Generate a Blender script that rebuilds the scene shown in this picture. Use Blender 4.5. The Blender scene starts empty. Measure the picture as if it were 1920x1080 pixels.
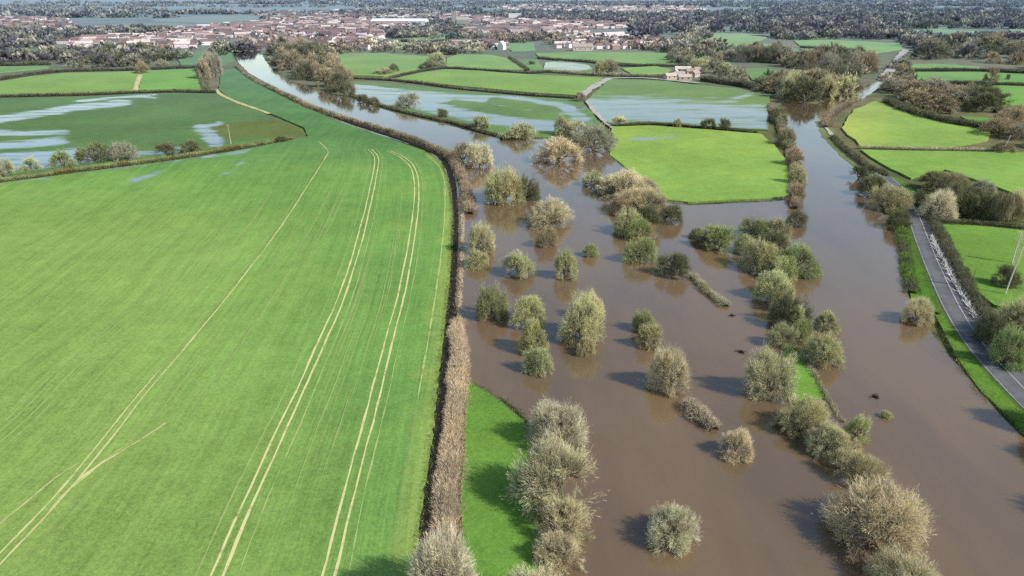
import bpy, math, random
import numpy as np
from mathutils import Vector, geometry, noise as mnoise

rng = np.random.default_rng(7)
random.seed(7)
SC = bpy.context.scene
COL = SC.collection
PI = math.pi

# ------------------------------------------------------------------ camera
CAM_H, PITCH, F = 80.0, math.radians(24.0), 1280.0
cam = bpy.data.objects.new('camera', bpy.data.cameras.new('camera'))
COL.objects.link(cam)
cam.location = (0, 0, CAM_H)
cam.rotation_euler = (PI / 2 - PITCH, 0, 0)
cam.data.sensor_width = 36
cam.data.lens = 24
cam.data.clip_end = 60000
SC.camera = cam
CP, SP = math.cos(PITCH), math.sin(PITCH)


def at(px, py, z=0.0):
    """map reading of the photograph -> a point of the ground plane"""
    a, b = (px - 960) / F, (540 - py) / F
    d = (a, CP + b * SP, b * CP - SP)
    t = (z - CAM_H) / d[2]
    return np.array((d[0] * t, d[1] * t, z))


def pix(x, y, z=0.0):
    zz = z - CAM_H
    dep = y * CP - zz * SP
    up = y * SP + zz * CP
    return 960 + F * x / dep, 540 - F * up / dep


def depth(p):
    return p[1] * CP - (p[2] - CAM_H) * SP


def ground(pts, z=0.0):
    return [at(x, y, z) for x, y in pts]


# ------------------------------------------------------------------ object helpers
def tag(o, label=None, cat=None, group=None, kind=None):
    if label: o['label'] = label
    if cat: o['category'] = cat
    if group: o['group'] = group
    if kind: o['kind'] = kind
    return o


def mesh_np(name, V, quads=None, tris=None, col=None, mats=(), mat_idx=None, smooth=False, attrs=None):
    me = bpy.data.meshes.new(name)
    V = np.asarray(V, np.float32)
    nq = 0 if quads is None else len(quads)
    nt = 0 if tris is None else len(tris)
    me.vertices.add(len(V))
    me.vertices.foreach_set('co', V.ravel())
    loops = []
    if nq: loops.append(np.asarray(quads, np.int32).ravel())
    if nt: loops.append(np.asarray(tris, np.int32).ravel())
    L = np.concatenate(loops)
    me.loops.add(len(L))
    me.loops.foreach_set('vertex_index', L)
    me.polygons.add(nq + nt)
    start = np.concatenate([np.arange(nq) * 4, nq * 4 + np.arange(nt) * 3]).astype(np.int32)
    me.polygons.foreach_set('loop_start', start)
    try:
        tot = np.concatenate([np.full(nq, 4), np.full(nt, 3)]).astype(np.int32)
        me.polygons.foreach_set('loop_total', tot)
    except Exception:
        pass
    if mat_idx is not None:
        me.polygons.foreach_set('material_index', np.asarray(mat_idx, np.int32))
    me.polygons.foreach_set('use_smooth', np.full(nq + nt, bool(smooth)))
    me.update(calc_edges=True)
    me.validate()
    if col is not None:
        a = me.attributes.new('col', 'FLOAT_COLOR', 'POINT')
        c = np.ones((len(V), 4), np.float32)
        c[:, :3] = col
        a.data.foreach_set('color', c.ravel())
    for k, v in (attrs or {}).items():
        a = me.attributes.new(k, 'FLOAT', 'POINT')
        a.data.foreach_set('value', np.asarray(v, np.float32))
    for m in mats: me.materials.append(m)
    return me


def link(name, me, parent=None, loc=(0, 0, 0), rz=0.0, scale=(1, 1, 1), color=None):
    o = bpy.data.objects.new(name, me)
    COL.objects.link(o)
    o.location = loc
    o.rotation_euler = (0, 0, rz)
    o.scale = scale
    if parent is not None: o.parent = parent
    if color is not None: o.color = (*color, 1)
    return o


# ------------------------------------------------------------------ node helpers
class NT:
    def __init__(self, name):
        self.m = bpy.data.materials.new(name)
        self.m.use_nodes = True
        self.t = self.m.node_tree
        self.t.nodes.clear()
        self.out = self.t.nodes.new('ShaderNodeOutputMaterial')

    def n(self, typ, inputs=None, **kw):
        nd = self.t.nodes.new(typ)
        for k, v in kw.items(): setattr(nd, k, v)
        for k, v in (inputs or {}).items(): self.put(nd.inputs[k], v)
        return nd

    def put(self, sock, v):
        if isinstance(v, bpy.types.NodeSocket): self.t.links.new(v, sock)
        else:
            if sock.type == 'RGBA' and len(v) == 3: v = (*v, 1)
            sock.default_value = v

    def pos(self):
        return self.n('ShaderNodeNewGeometry').outputs['Position']

    def noise(self, scale, vec=None, detail=3, rough=.55, stretch=None, rot=0.0):
        vec = vec or self.pos()
        if stretch:
            vec = self.n('ShaderNodeMapping', {'Vector': vec, 'Scale': stretch, 'Rotation': (0, 0, rot)}).outputs[0]
        return self.n('ShaderNodeTexNoise', {'Vector': vec, 'Scale': scale, 'Detail': detail, 'Roughness': rough}).outputs['Fac']

    def math(self, op, a, b=0.0, c=None, clamp=False):
        nd = self.n('ShaderNodeMath', operation=op, use_clamp=clamp)
        self.put(nd.inputs[0], a); self.put(nd.inputs[1], b)
        if c is not None: self.put(nd.inputs[2], c)
        return nd.outputs[0]

    def ramp(self, v, a, b, lo=0.0, hi=1.0, smooth=True):
        nd = self.n('ShaderNodeMapRange', {'Value': v, 'From Min': a, 'From Max': b, 'To Min': lo, 'To Max': hi})
        if smooth: nd.interpolation_type = 'SMOOTHSTEP'
        return nd.outputs[0]

    def mix(self, f, a, b, typ='MIX'):
        nd = self.n('ShaderNodeMix', data_type='RGBA', blend_type=typ)
        self.put(nd.inputs[0], f); self.put(nd.inputs[6], a); self.put(nd.inputs[7], b)
        return nd.outputs[2]

    def scale(self, c, f):
        nd = self.n('ShaderNodeVectorMath', operation='SCALE')
        self.put(nd.inputs[0], c); self.put(nd.inputs['Scale'], f)
        return nd.outputs[0]

    def attr(self, name):
        return self.n('ShaderNodeAttribute', attribute_name=name)

    def objcol(self):
        return self.n('ShaderNodeObjectInfo').outputs['Color']

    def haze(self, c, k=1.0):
        """distance haze painted into the base colour, paler and bluer with y"""
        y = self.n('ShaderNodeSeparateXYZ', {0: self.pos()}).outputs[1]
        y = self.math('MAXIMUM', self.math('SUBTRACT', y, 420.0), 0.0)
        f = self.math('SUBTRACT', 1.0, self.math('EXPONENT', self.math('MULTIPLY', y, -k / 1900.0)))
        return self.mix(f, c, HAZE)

    def bsdf(self, c, rough=.9, spec=.15, normal=None, **kw):
        ins = {'Base Color': c, 'Roughness': rough, 'Specular IOR Level': spec}
        if normal is not None: ins['Normal'] = normal
        ins.update(kw)
        return self.n('ShaderNodeBsdfPrincipled', ins).outputs[0]

    def wet(self, c, rough, normal):
        '''silty water: a dull body under a mirror that strengthens toward grazing view, as on any water'''
        body = self.bsdf(c, .8, 0.0)
        gl = self.n('ShaderNodeBsdfGlossy', {'Color': (1, 1, 1), 'Roughness': rough, 'Normal': normal}).outputs[0]
        f = self.n('ShaderNodeFresnel', {'IOR': 1.45, 'Normal': normal}).outputs[0]
        return self.mixsh(self.math('MULTIPLY', f, 1.65, clamp=True), body, gl)

    def bump(self, h, strength=.3, dist=.1):
        return self.n('ShaderNodeBump', {'Height': h, 'Strength': strength, 'Distance': dist}).outputs[0]

    def mixsh(self, f, a, b):
        nd = self.n('ShaderNodeMixShader'); self.put(nd.inputs[0], f)
        self.t.links.new(a, nd.inputs[1]); self.t.links.new(b, nd.inputs[2])
        return nd.outputs[0]

    def done(self, sh):
        self.t.links.new(sh, self.out.inputs['Surface'])
        return self.m


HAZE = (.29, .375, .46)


def mat_water(name, base, base2, tint=1.0):
    t = NT(name)
    n1 = t.noise(.010, detail=5)
    n2 = t.noise(.05, stretch=(1, .22, 1), rot=.25, detail=5, rough=.65)
    c = t.mix(t.ramp(t.math('ADD', t.math('MULTIPLY', n1, .5), t.math('MULTIPLY', n2, .5)), .38, .62), base, base2)
    rip = t.noise(1.3, stretch=(1.0, .5, 1), rot=.4, detail=4, rough=.6)
    big = t.noise(.022, stretch=(1.3, .6, 1), rot=.3, detail=3)
    b = t.bump(rip, t.ramp(big, .35, .65, .03, .12), .08)
    return t.done(t.wet(c, t.ramp(n2, .4, .65, .03, .10), b))


def water_shader(t, base):
    rip = t.noise(1.2, stretch=(1.0, .5, 1), detail=3)
    return t.wet(base, .06, t.bump(rip, .04, .05))


def mat_grass(name, crop=False):
    t = NT(name)
    base = t.objcol()
    tone = t.attr('tone').outputs['Fac']
    low = t.noise(.018, detail=4)
    mid = t.noise(.16, detail=4, rough=.65)
    fine = t.noise(1.5, detail=4, rough=.75)
    ffine = t.noise(4.5, detail=2, rough=.7)
    f = t.math('ADD', t.ramp(low, .3, .7, .90, 1.12), t.ramp(mid, .3, .7, -.07, .07))
    f = t.math('ADD', f, t.ramp(fine, .3, .7, -.23, .23, smooth=False))
    f = t.math('ADD', f, t.ramp(ffine, .3, .7, -.20, .20, smooth=False))
    if crop:
        row = t.attr('row').outputs['Fac']
        y = t.n('ShaderNodeSeparateXYZ', {0: t.pos()}).outputs[1]
        vec = t.n('ShaderNodeCombineXYZ', {0: t.math('MULTIPLY', row, 1.0), 1: t.math('MULTIPLY', y, .012)}).outputs[0]
        r1 = t.noise(.35, vec, detail=5, rough=.75)
        vec2 = t.n('ShaderNodeCombineXYZ', {0: row, 1: t.math('MULTIPLY', y, .03), 2: 3.0}).outputs[0]
        r2 = t.noise(1.6, vec2, detail=2)
        f = t.math('ADD', f, t.ramp(r1, .3, .7, -.13, .13, smooth=False))
        f = t.math('ADD', f, t.ramp(r2, .3, .7, -.09, .09, smooth=False))
    c = t.scale(base, f)
    yel = t.mix(1.0, base, (1.45, 1.12, .95), 'MULTIPLY')
    c = t.mix(t.ramp(t.noise(.035, detail=5, rough=.65), .45, .72, 0, .4), c, t.scale(yel, f))
    # tone > 0: paler and yellower sward; tone < 0: duller, darker sward
    pale = t.scale(t.mix(1.0, base, (1.75, 1.22, 1.25), 'MULTIPLY'), f)
    dull = t.scale(t.mix(1.0, base, (.52, .62, 1.0), 'MULTIPLY'), f)
    c = t.mix(t.math('MAXIMUM', tone, 0.0, clamp=True), c, pale)
    c = t.mix(t.math('MAXIMUM', t.math('MULTIPLY', tone, -1.0), 0.0, clamp=True), c, dull)
    brown = t.attr('brown').outputs['Fac']
    bf = t.ramp(t.math('ADD', brown, t.math('MULTIPLY', t.math('SUBTRACT', mid, .5), .8)), .35, .8)
    c = t.mix(bf, c, t.scale((.118, .15, .045), f))
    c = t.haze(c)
    gs = t.bsdf(c, .95, .08, t.bump(fine, .5, .15))
    wet = t.attr('wet').outputs['Fac']
    wn = t.noise(.05, stretch=(.35, 1.8, 1), rot=-.2, detail=7, rough=.7)
    wv = t.ramp(t.math('ADD', t.math('MULTIPLY', wet, .84), t.math('MULTIPLY', t.math('SUBTRACT', wn, .5), 2.6)), .30, .85)
    wv = t.math('MULTIPLY', wv, t.ramp(wet, .02, .2))
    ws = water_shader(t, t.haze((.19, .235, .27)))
    return t.done(t.mixsh(t.math('MULTIPLY', wv, .88), gs, ws))


def mat_ground():
    t = NT('rough_ground')
    low = t.noise(.006, detail=6, rough=.6)
    mid = t.noise(.07, detail=5, rough=.7)
    c = t.mix(t.ramp(low, .38, .62), (.12, .14, .05), (.20, .17, .09))
    c = t.mix(t.ramp(mid, .35, .7, 0, .8), c, (.07, .09, .033))
    # far patchwork of fields and dark hedges
    vec = t.n('ShaderNodeMapping', {'Vector': t.pos(), 'Scale': (.0042, .0033, 1), 'Rotation': (0, 0, .35)}).outputs[0]
    wob = t.n('ShaderNodeTexNoise', {'Vector': vec, 'Scale': 2.0, 'Detail': 2.0}).outputs['Color']
    vec = t.mix(.25, vec, wob)
    vor = t.n('ShaderNodeTexVoronoi', {'Vector': vec, 'Scale': 1.0}, voronoi_dimensions='2D')
    edge = t.n('ShaderNodeTexVoronoi', {'Vector': vec, 'Scale': 1.0}, voronoi_dimensions='2D', feature='DISTANCE_TO_EDGE').outputs['Distance']
    rnd = t.n('ShaderNodeSeparateColor', {0: vor.outputs['Color']}).outputs[0]
    f = t.mix(t.ramp(rnd, .2, .9), (.09, .16, .06), (.20, .29, .11))
    f = t.mix(t.ramp(rnd, .62, .68), f, (.13, .12, .085))
    f = t.mix(t.ramp(edge, .03, .07, 1, 0), f, (.05, .06, .045))
    y = t.n('ShaderNodeSeparateXYZ', {0: t.pos()}).outputs[1]
    c = t.mix(t.ramp(y, 1250, 1600), c, f)
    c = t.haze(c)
    return t.done(t.bsdf(c, 1.0, .05))


def mat_foliage():
    t = NT('foliage')
    c = t.mix(1.0, t.objcol(), t.attr('col').outputs['Color'], 'MULTIPLY')
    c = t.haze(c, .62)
    d = t.bsdf(c, .85, .12)
    tr = t.n('ShaderNodeBsdfTranslucent', {'Color': c}).outputs[0]
    return t.done(t.mixsh(.18, d, tr))


def mat_bark():
    t = NT('bark')
    c = t.mix(t.noise(2.5, detail=4), (.11, .095, .06), (.33, .29, .19))
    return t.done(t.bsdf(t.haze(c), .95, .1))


def mat_plain(name, c1, c2, sc=.5, rough=.9, spec=.2, bump=0.0):
    t = NT(name)
    n = t.noise(sc, detail=5, rough=.65)
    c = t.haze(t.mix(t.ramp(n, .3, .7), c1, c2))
    return t.done(t.bsdf(c, rough, spec, t.bump(n, bump, .1) if bump else None))


def mat_obj(name, rough=.8, vcol=False):
    t = NT(name)
    n = t.noise(.6, detail=4)
    c = t.scale(t.mix(1.0, t.objcol(), t.attr('col').outputs['Color'], 'MULTIPLY') if vcol else t.objcol(), t.ramp(n, .3, .7, .8, 1.15))
    return t.done(t.bsdf(t.haze(c, .3), rough, .2))


def mat_line(name, c1, c2, lo, hi, sc=.35):
    """a strip laid over the ground whose cover is broken up along its length"""
    t = NT(name)
    n = t.noise(sc, detail=5, rough=.7)
    fade = t.attr('fade').outputs['Fac']
    cov = t.math('MULTIPLY', t.ramp(n, lo, hi), fade)
    c = t.mix(t.noise(1.5, detail=3), c1, c2)
    d = t.bsdf(t.haze(c), .95, .05)
    tr = t.n('ShaderNodeBsdfTransparent').outputs[0]
    return t.done(t.mixsh(cov, tr, d))


def mat_road():
    t = NT('asphalt')
    n = t.noise(.25, detail=5, rough=.6)
    f = t.noise(6, detail=3)
    c = t.mix(t.ramp(n, .35, .65), (.082, .082, .083), (.13, .13, .132))
    c = t.scale(c, t.ramp(f, .3, .7, .8, 1.2))
    worn = t.attr('worn').outputs['Fac']
    c = t.mix(t.math('MULTIPLY', worn, .5), c, (.19, .19, .19))
    return t.done(t.bsdf(c, t.ramp(n, .3, .7, .65, .85), .2))


M = dict(
    river=mat_water('muddy_water', (.182, .120, .062), (.128, .090, .055)),
    grass=mat_grass('meadow_grass'), crop=mat_grass('young_crop', True), ground=mat_ground(),
    leaf=mat_foliage(), bark=mat_bark(), road=mat_road(),
    shaded_soil=mat_plain('shaded_ditch_soil', (.006, .006, .006), (.03, .026, .018), .6),
    dead=mat_plain('dead_wood', (.60, .57, .50), (.85, .82, .77), 2.0),
    pole=mat_plain('pole_wood', (.30, .26, .18), (.50, .45, .34), 2.0),
    dirt=mat_plain('lane_dirt', (.33, .30, .25), (.50, .47, .42), .2),
    wall=mat_obj('house_wall'), roof=mat_obj('house_roof'), stone=mat_obj('stone'), town=mat_obj('town_wall', .8, True),
    paint=mat_line('road_paint', (.62, .62, .60), (.78, .78, .76), .24, .46, .8),
    tyre=mat_line('tyre_line', (.52, .50, .20), (.68, .64, .32), .22, .5, .30),
    faint=mat_line('faint_line', (.30, .42, .13), (.45, .52, .20), .26, .50, .18),
)

# ------------------------------------------------------------------ terrain pieces
def smooth_line(pts, step):
    """Catmull-Rom through points, resampled to about `step`"""
    P = [np.asarray(p, float) for p in pts]
    P = [2 * P[0] - P[1]] + P + [2 * P[-1] - P[-2]]
    out = []
    for i in range(1, len(P) - 2):
        n = max(2, int(np.linalg.norm(P[i + 1] - P[i]) / step) + 1)
        for k in range(n):
            t = k / n
            a, b, c, d = P[i - 1:i + 3]
            out.append(.5 * (2 * b + (c - a) * t + (2 * a - 5 * b + 4 * c - d) * t * t + (3 * b - a - 3 * c + d) * t ** 3))
    out.append(P[-2])
    return np.array(out)


def rough_poly(pts, step, amp, seed):
    out = []
    n = len(pts)
    for i in range(n):
        a, b = np.asarray(pts[i]), np.asarray(pts[(i + 1) % n])
        L = np.linalg.norm(b - a)
        k = max(1, int(L / step))
        nx, ny = (b - a)[1] / (L + 1e-6), -(b - a)[0] / (L + 1e-6)
        for j in range(k):
            p = a + (b - a) * j / k
            w = mnoise.noise(Vector((p[0] * .06, p[1] * .06, seed))) * 1.4 + mnoise.noise(Vector((p[0] * .3, p[1] * .3, seed + 5.0))) * .7
            if i == 0 and j == 0: w = 0
            out.append((p[0] + nx * w * amp, p[1] + ny * w * amp))
    return out


def slab(name, pxpts, z, mat, color=None, label=None, grid=None, step=5.0, amp=.8, skirt=1.2, attrs=None, curve=False):
    """an irregular sheet of ground with a bank down its edge; attrs: name -> f(px,py,x,y)"""
    pts = [tuple(p[:2]) for p in ground(pxpts)]
    if curve:
        q = smooth_line([np.array(p) for p in pts + pts[:1]], step)
        pts = [tuple(p) for p in q[:-1]]
    far = np.mean([p[1] for p in pts])
    step = max(step, far / 120)
    b = rough_poly(pts, step, amp, rng.uniform(0, 100))
    nb = len(b)
    V = [Vector(p) for p in b]
    if grid:
        xs = [p[0] for p in b]; ys = [p[1] for p in b]
        for gx in np.arange(min(xs), max(xs), grid):
            for gy in np.arange(min(ys), max(ys), grid):
                V.append(Vector((gx + random.uniform(-.2, .2) * grid, gy + random.uniform(-.2, .2) * grid)))
    E = [(i, (i + 1) % nb) for i in range(nb)]
    res = geometry.delaunay_2d_cdt(V, E, [], 1, 1e-4)
    verts = [(v.x, v.y, z) for v in res[0]]
    tris = [tuple(f) for f in res[2]]
    n0 = len(verts)
    Vn = np.array(verts)
    at_ = {}
    for k, fn in (attrs or {}).items():
        vals = []
        for v in verts:
            px, py = pix(v[0], v[1])
            vals.append(fn(px, py, v[0], v[1]))
        at_[k] = vals
    # skirt along boundary edges
    cnt = {}
    for f in tris:
        for i in range(3):
            e = (f[i], f[(i + 1) % 3]); cnt.setdefault(tuple(sorted(e)), []).append(e)
    bed = [e[0] for e in cnt.values() if len(e) == 1]
    low = {}
    extra = []
    for e in bed:
        for v in e:
            if v not in low:
                low[v] = n0 + len(extra)
                extra.append((verts[v][0], verts[v][1], z - skirt))
    quads = [(e[1], e[0], low[e[0]], low[e[1]]) for e in bed]
    allV = np.array(verts + extra)
    for k in at_: at_[k] = at_[k] + [0.0] * len(extra)
    me = mesh_np(name, allV, quads if quads else None, tris, mats=[mat], attrs=at_)
    o = link(name, me, color=color)
    tag(o, label, None, None, 'structure')
    return o


def ribbon(name, pxline, width, z, mat, fade=None, label=None, kind='structure', step=3.0, jit=.08, smooth=True, wob=.45, ground_pts=None):
    P = ground_pts if ground_pts is not None else [p[:2] for p in ground(pxline)]
    L = smooth_line(P, step) if smooth else np.array(P)
    T = np.gradient(L, axis=0)
    T /= np.linalg.norm(T, axis=1)[:, None] + 1e-9
    N = np.stack([T[:, 1], -T[:, 0]], 1)
    n = len(L)
    w = width if callable(width) else (lambda t: width)
    W = np.array([w(i / (n - 1)) * (1 + wob * mnoise.noise(Vector((i * .31, z * 999, 0)))) for i in range(n)]) * .5
    j1 = rng.normal(0, jit, n); j2 = rng.normal(0, jit, n)
    A = L + N * (W + j1)[:, None]; B = L - N * (W + j2)[:, None]
    V = np.zeros((2 * n, 3)); V[0::2, :2] = A; V[1::2, :2] = B; V[:, 2] = z
    q = [(2 * i, 2 * i + 1, 2 * i + 3, 2 * i + 2) for i in range(n - 1)]
    fd = np.array([fade(i / (n - 1)) if fade else 1.0 for i in range(n)])
    at_ = {'fade': np.repeat(fd, 2)}
    me = mesh_np(name, V, q, None, mats=[mat], attrs=at_)
    o = link(name, me)
    tag(o, label, None, None, kind)
    return o


# the land itself, out past the horizon
me = mesh_np('ground', [(-16000, -600, -.6), (16000, -600, -.6), (16000, 30000, -.6), (-16000, 30000, -.6)], [(0, 1, 2, 3)], mats=[M['ground']])
tag(link('ground', me), 'rough wooded ground reaching to the horizon', kind='structure')

# all the water of both rivers and the flood between them: one level sheet
FLOOD = [(768, 1140), (862, 600), (850, 420), (835, 310), (800, 282), (740, 262), (650, 234), (580, 205), (520, 176), (470, 142), (440, 108), (435, 94),
         (486, 91), (500, 118), (545, 152), (600, 168), (650, 182), (745, 213), (850, 238), (935, 258), (1010, 262), (1090, 255), (1150, 290), (1230, 360), (1290, 384),
         (1440, 376), (1478, 372), (1482, 330), (1470, 270), (1448, 215), (1470, 190), (1530, 195), (1585, 178), (1630, 158), (1658, 150), (1652, 162), (1610, 190),
         (1562, 208), (1545, 235), (1580, 282), (1612, 330), (1650, 395), (1690, 440), (1705, 560), (1745, 590), (1760, 640), (1840, 745), (1990, 900), (2200, 1140)]
slab('water', FLOOD, 0.0, M['river'], label='brown floodwater joining the two rivers', step=4, amp=.9, skirt=.7)

# ------------------------------------------------------------------ wet/tone maps of the fields, read as blots on the map
def seg_d(px, py, a, b, ky=1.0):
    ax, ay, bx, by = a[0], a[1] * ky, b[0], b[1] * ky
    py = py * ky
    dx, dy = bx - ax, by - ay
    t = max(0, min(1, ((px - ax) * dx + (py - ay) * dy) / (dx * dx + dy * dy + 1e-9)))
    return math.hypot(px - ax - t * dx, py - ay - t * dy)


def blots(strokes, ky=3.0):
    """strokes: (polyline, half width px, strength) -> soft map value"""
    def f(px, py, x, y):
        v = 0.0
        for line, w, s in strokes:
            d = min(seg_d(px, py, line[i], line[i + 1], ky) for i in range(len(line) - 1)) if len(line) > 1 else math.hypot(px - line[0][0], (py - line[0][1]) * ky)
            if d < w * 1.8:
                u = max(0, min(1, (w * 1.8 - d) / (w * 1.2)))
                v = max(v, s * u * u * (3 - 2 * u))
        return v
    return f


G_CROP = (.146, .285, .066)
G_BRIGHT = (.205, .345, .07)
G_MID = (.185, .315, .055)
G_DEEP = (.085, .215, .050)

# tramlines of the big crop field (map points)
TR = [
    [(-420, 1140), (0, 812), (110, 705), (250, 582), (330, 492), (395, 425), (455, 350), (490, 300)],
    [(-90, 1150), (0, 1052), (130, 912), (285, 720), (420, 560), (520, 430), (570, 355), (605, 300), (612, 284), (596, 267)],
    [(380, 1140), (407, 1080), (467, 940), (532, 800), (587, 680), (647, 538), (685, 410), (701, 335), (706, 298), (694, 281)],
    [(600, 1140), (616, 1080), (661, 900), (690, 795), (725, 655), (756, 535), (776, 420), (781, 350), (773, 315), (754, 296), (728, 284)],
    [(735, 1140), (745, 1000), (770, 830), (796, 680), (818, 540), (831, 440), (834, 350), (822, 312), (800, 292)],
]
TRG = [smooth_line([p[:2] for p in ground(t)], 4.0) for t in TR]


def row_u(px, py, x, y):
    xs = []
    for t in TRG:
        o = np.argsort(t[:, 1])
        xs.append(float(np.interp(y, t[o, 1], t[o, 0])))
    us = [0, 22, 44, 66, 80]
    if x <= xs[0]: return us[0] + (x - xs[0])
    for i in range(4):
        if x < xs[i + 1]:
            return us[i] + (us[i + 1] - us[i]) * (x - xs[i]) / max(.5, xs[i + 1] - xs[i])
    return us[4] + (x - xs[4])


def crop_tone(px, py, x, y):
    # headland strip beside the hedge is yellower; toward the far corner the crop is thin and bluish
    u = row_u(px, py, x, y)
    v = 0.0
    if u > 80.5: v = .75
    t = (330 - py) / 70
    v -= max(0, min(.75, t * .75))
    v += max(0, min(.62, (760 - px) / 900)) * max(0, min(1, (py - 300) / 150))
    return v


crop_wet = blots([([(0, 345), (160, 325), (300, 306), (400, 292)], 9, .62), ([(255, 338), (305, 320)], 10, .75), ([(425, 325), (450, 305)], 8, .7),
                  ([(435, 288), (465, 283)], 9, .6), ([(40, 338), (100, 338)], 8, .6), ([(0, 372), (25, 362)], 8, .45)])
CROP = [(-900, 1200), (-500, 420), (0, 344), (150, 324), (300, 305), (430, 286), (520, 268), (577, 256), (570, 240), (505, 212), (430, 184), (410, 168), (415, 133),
        (440, 128), (470, 150), (500, 166), (560, 197), (640, 230), (735, 262), (795, 283), (824, 302), (840, 340), (848, 400), (846, 480), (838, 580), (824, 690), (815, 800), (795, 960), (770, 1140)]
slab('field', CROP, .25, M['crop'], G_CROP, 'big field of young green crop with tramlines', grid=3.5, step=4, amp=.35,
     attrs={'wet': crop_wet, 'tone': crop_tone, 'row': row_u})

left_wet = blots([([(-60, 232), (60, 216), (140, 203), (230, 193)], 17, .95), ([(-40, 250), (40, 252), (120, 248)], 16, .85), ([(-60, 275), (40, 272), (105, 266)], 22, .9), ([(150, 190), (240, 182), (290, 177)], 6, .9),
                  ([(-80, 310), (0, 305), (110, 298), (150, 292)], 42, 1.0), ([(240, 290), (310, 286), (350, 280)], 14, .75), ([(378, 240), (395, 255), (405, 272)], 16, 1.0), ([(370, 242), (412, 232)], 9, .9), ([(255, 182), (290, 184)], 5, .85)])
left_brown = blots([([(440, 245), (500, 240), (545, 250)], 40, 1.0), ([(420, 262), (500, 258)], 12, .5)])
slab('field', [(-600, 260), (-300, 190), (0, 184), (150, 181), (260, 176), (330, 174), (407, 176), (430, 187), (500, 215), (568, 243), (574, 252), (520, 258), (430, 272), (300, 292), (150, 311), (0, 331), (-400, 385)],
     .25, M['grass'], (.100, .185, .062), 'waterlogged dull green pasture with streaks of floodwater', grid=4, attrs={'wet': left_wet, 'brown': left_brown, 'tone': lambda px, py, x, y: -.1})

meadow_wet = blots([([(660, 165), (760, 178), (860, 186), (960, 190), (1060, 205)], 26, 1.0), ([(700, 175), (800, 200), (900, 222), (1000, 235), (1080, 240)], 26, 1.0), ([(960, 185), (1060, 200), (1095, 225)], 14, .9), ([(660, 175), (720, 195)], 15, 1.0)])
meadow_dry = blots([([(855, 192), (915, 200)], 12, 1.0), ([(930, 190), (985, 197), (1035, 207)], 14, 1.0), ([(640, 152), (820, 168)], 9, .9), ([(820, 228), (900, 245)], 7, .7)])
slab('field', [(645, 152), (735, 157), (870, 170), (1000, 182), (1088, 187), (1105, 205), (1140, 250), (1085, 258), (1005, 258), (935, 252), (850, 232), (745, 207), (700, 195), (652, 174)],
     .22, M['grass'], (.12, .21, .07), 'flooded meadow with pale water and grass islands', grid=4,
     attrs={'wet': lambda px, py, x, y: max(0, meadow_wet(px, py, x, y) - meadow_dry(px, py, x, y))})

wetR = blots([([(1110, 210), (1250, 215), (1400, 225)], 62, 1.0), ([(1350, 195), (1420, 172)], 8, .75)], 2.4)
dryR = blots([([(1180, 232), (1420, 244)], 14, .5)])
slab('field', [(1142, 148), (1250, 152), (1300, 159), (1380, 166), (1445, 178), (1440, 200), (1440, 244), (1330, 238), (1220, 230), (1148, 234), (1112, 210), (1098, 190)],
     .24, M['grass'], (.135, .23, .065), 'half drowned field under pale blue floodwater', grid=5,
     attrs={'wet': lambda px, py, x, y: max(0, wetR(px, py, x, y) - dryR(px, py, x, y)), 'tone': lambda px, py, x, y: .1})

wetB = blots([([(1190, 262), (1260, 256)], 12, .62)])
slab('field', [(1148, 238), (1220, 236), (1330, 244), (1425, 252), (1448, 268), (1476, 305), (1480, 368), (1440, 373), (1290, 380), (1250, 376), (1200, 335), (1142, 292)],
     .35, M['grass'], G_BRIGHT, 'bright green four-sided field above the flood', grid=5, step=3, attrs={'wet': wetB, 'tone': lambda px, py, x, y: min(.25, max(0, (330 - py) / 300))})

# triangle of grass beside the brown hedge and the green tip on the river bank
slab('field', [(876, 712), (884, 718), (930, 745), (985, 790), (1002, 860), (1010, 960), (1010, 1140), (876, 1140), (862, 960), (868, 840)], .25, M['grass'], (.125, .25, .042), 'wedge of vivid grass between brown hedge and flood', step=1.5, amp=.35)
slab('field', [(1470, 640), (1490, 650), (1512, 685), (1545, 745), (1520, 760), (1478, 748), (1468, 700)], .2, M['grass'], (.13, .26, .042), 'small vivid strip of grass on the bank between rivers', step=1.5, amp=.3)
slab('field', [(1750, 585), (1765, 590), (1800, 645), (1860, 710), (1930, 775), (2080, 900), (2080, 960), (1960, 860), (1900, 790), (1840, 735), (1790, 665)], .3, M['grass'], (.10, .21, .03), 'grass verge between road and river', step=1.5, amp=.35)
slab('field', [(1684, 420), (1700, 425), (1722, 490), (1748, 560), (1762, 590), (1748, 592), (1712, 570), (1694, 520)], .3, M['grass'], (.08, .19, .022), 'overgrown bank under the road', step=2, amp=.35)

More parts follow.
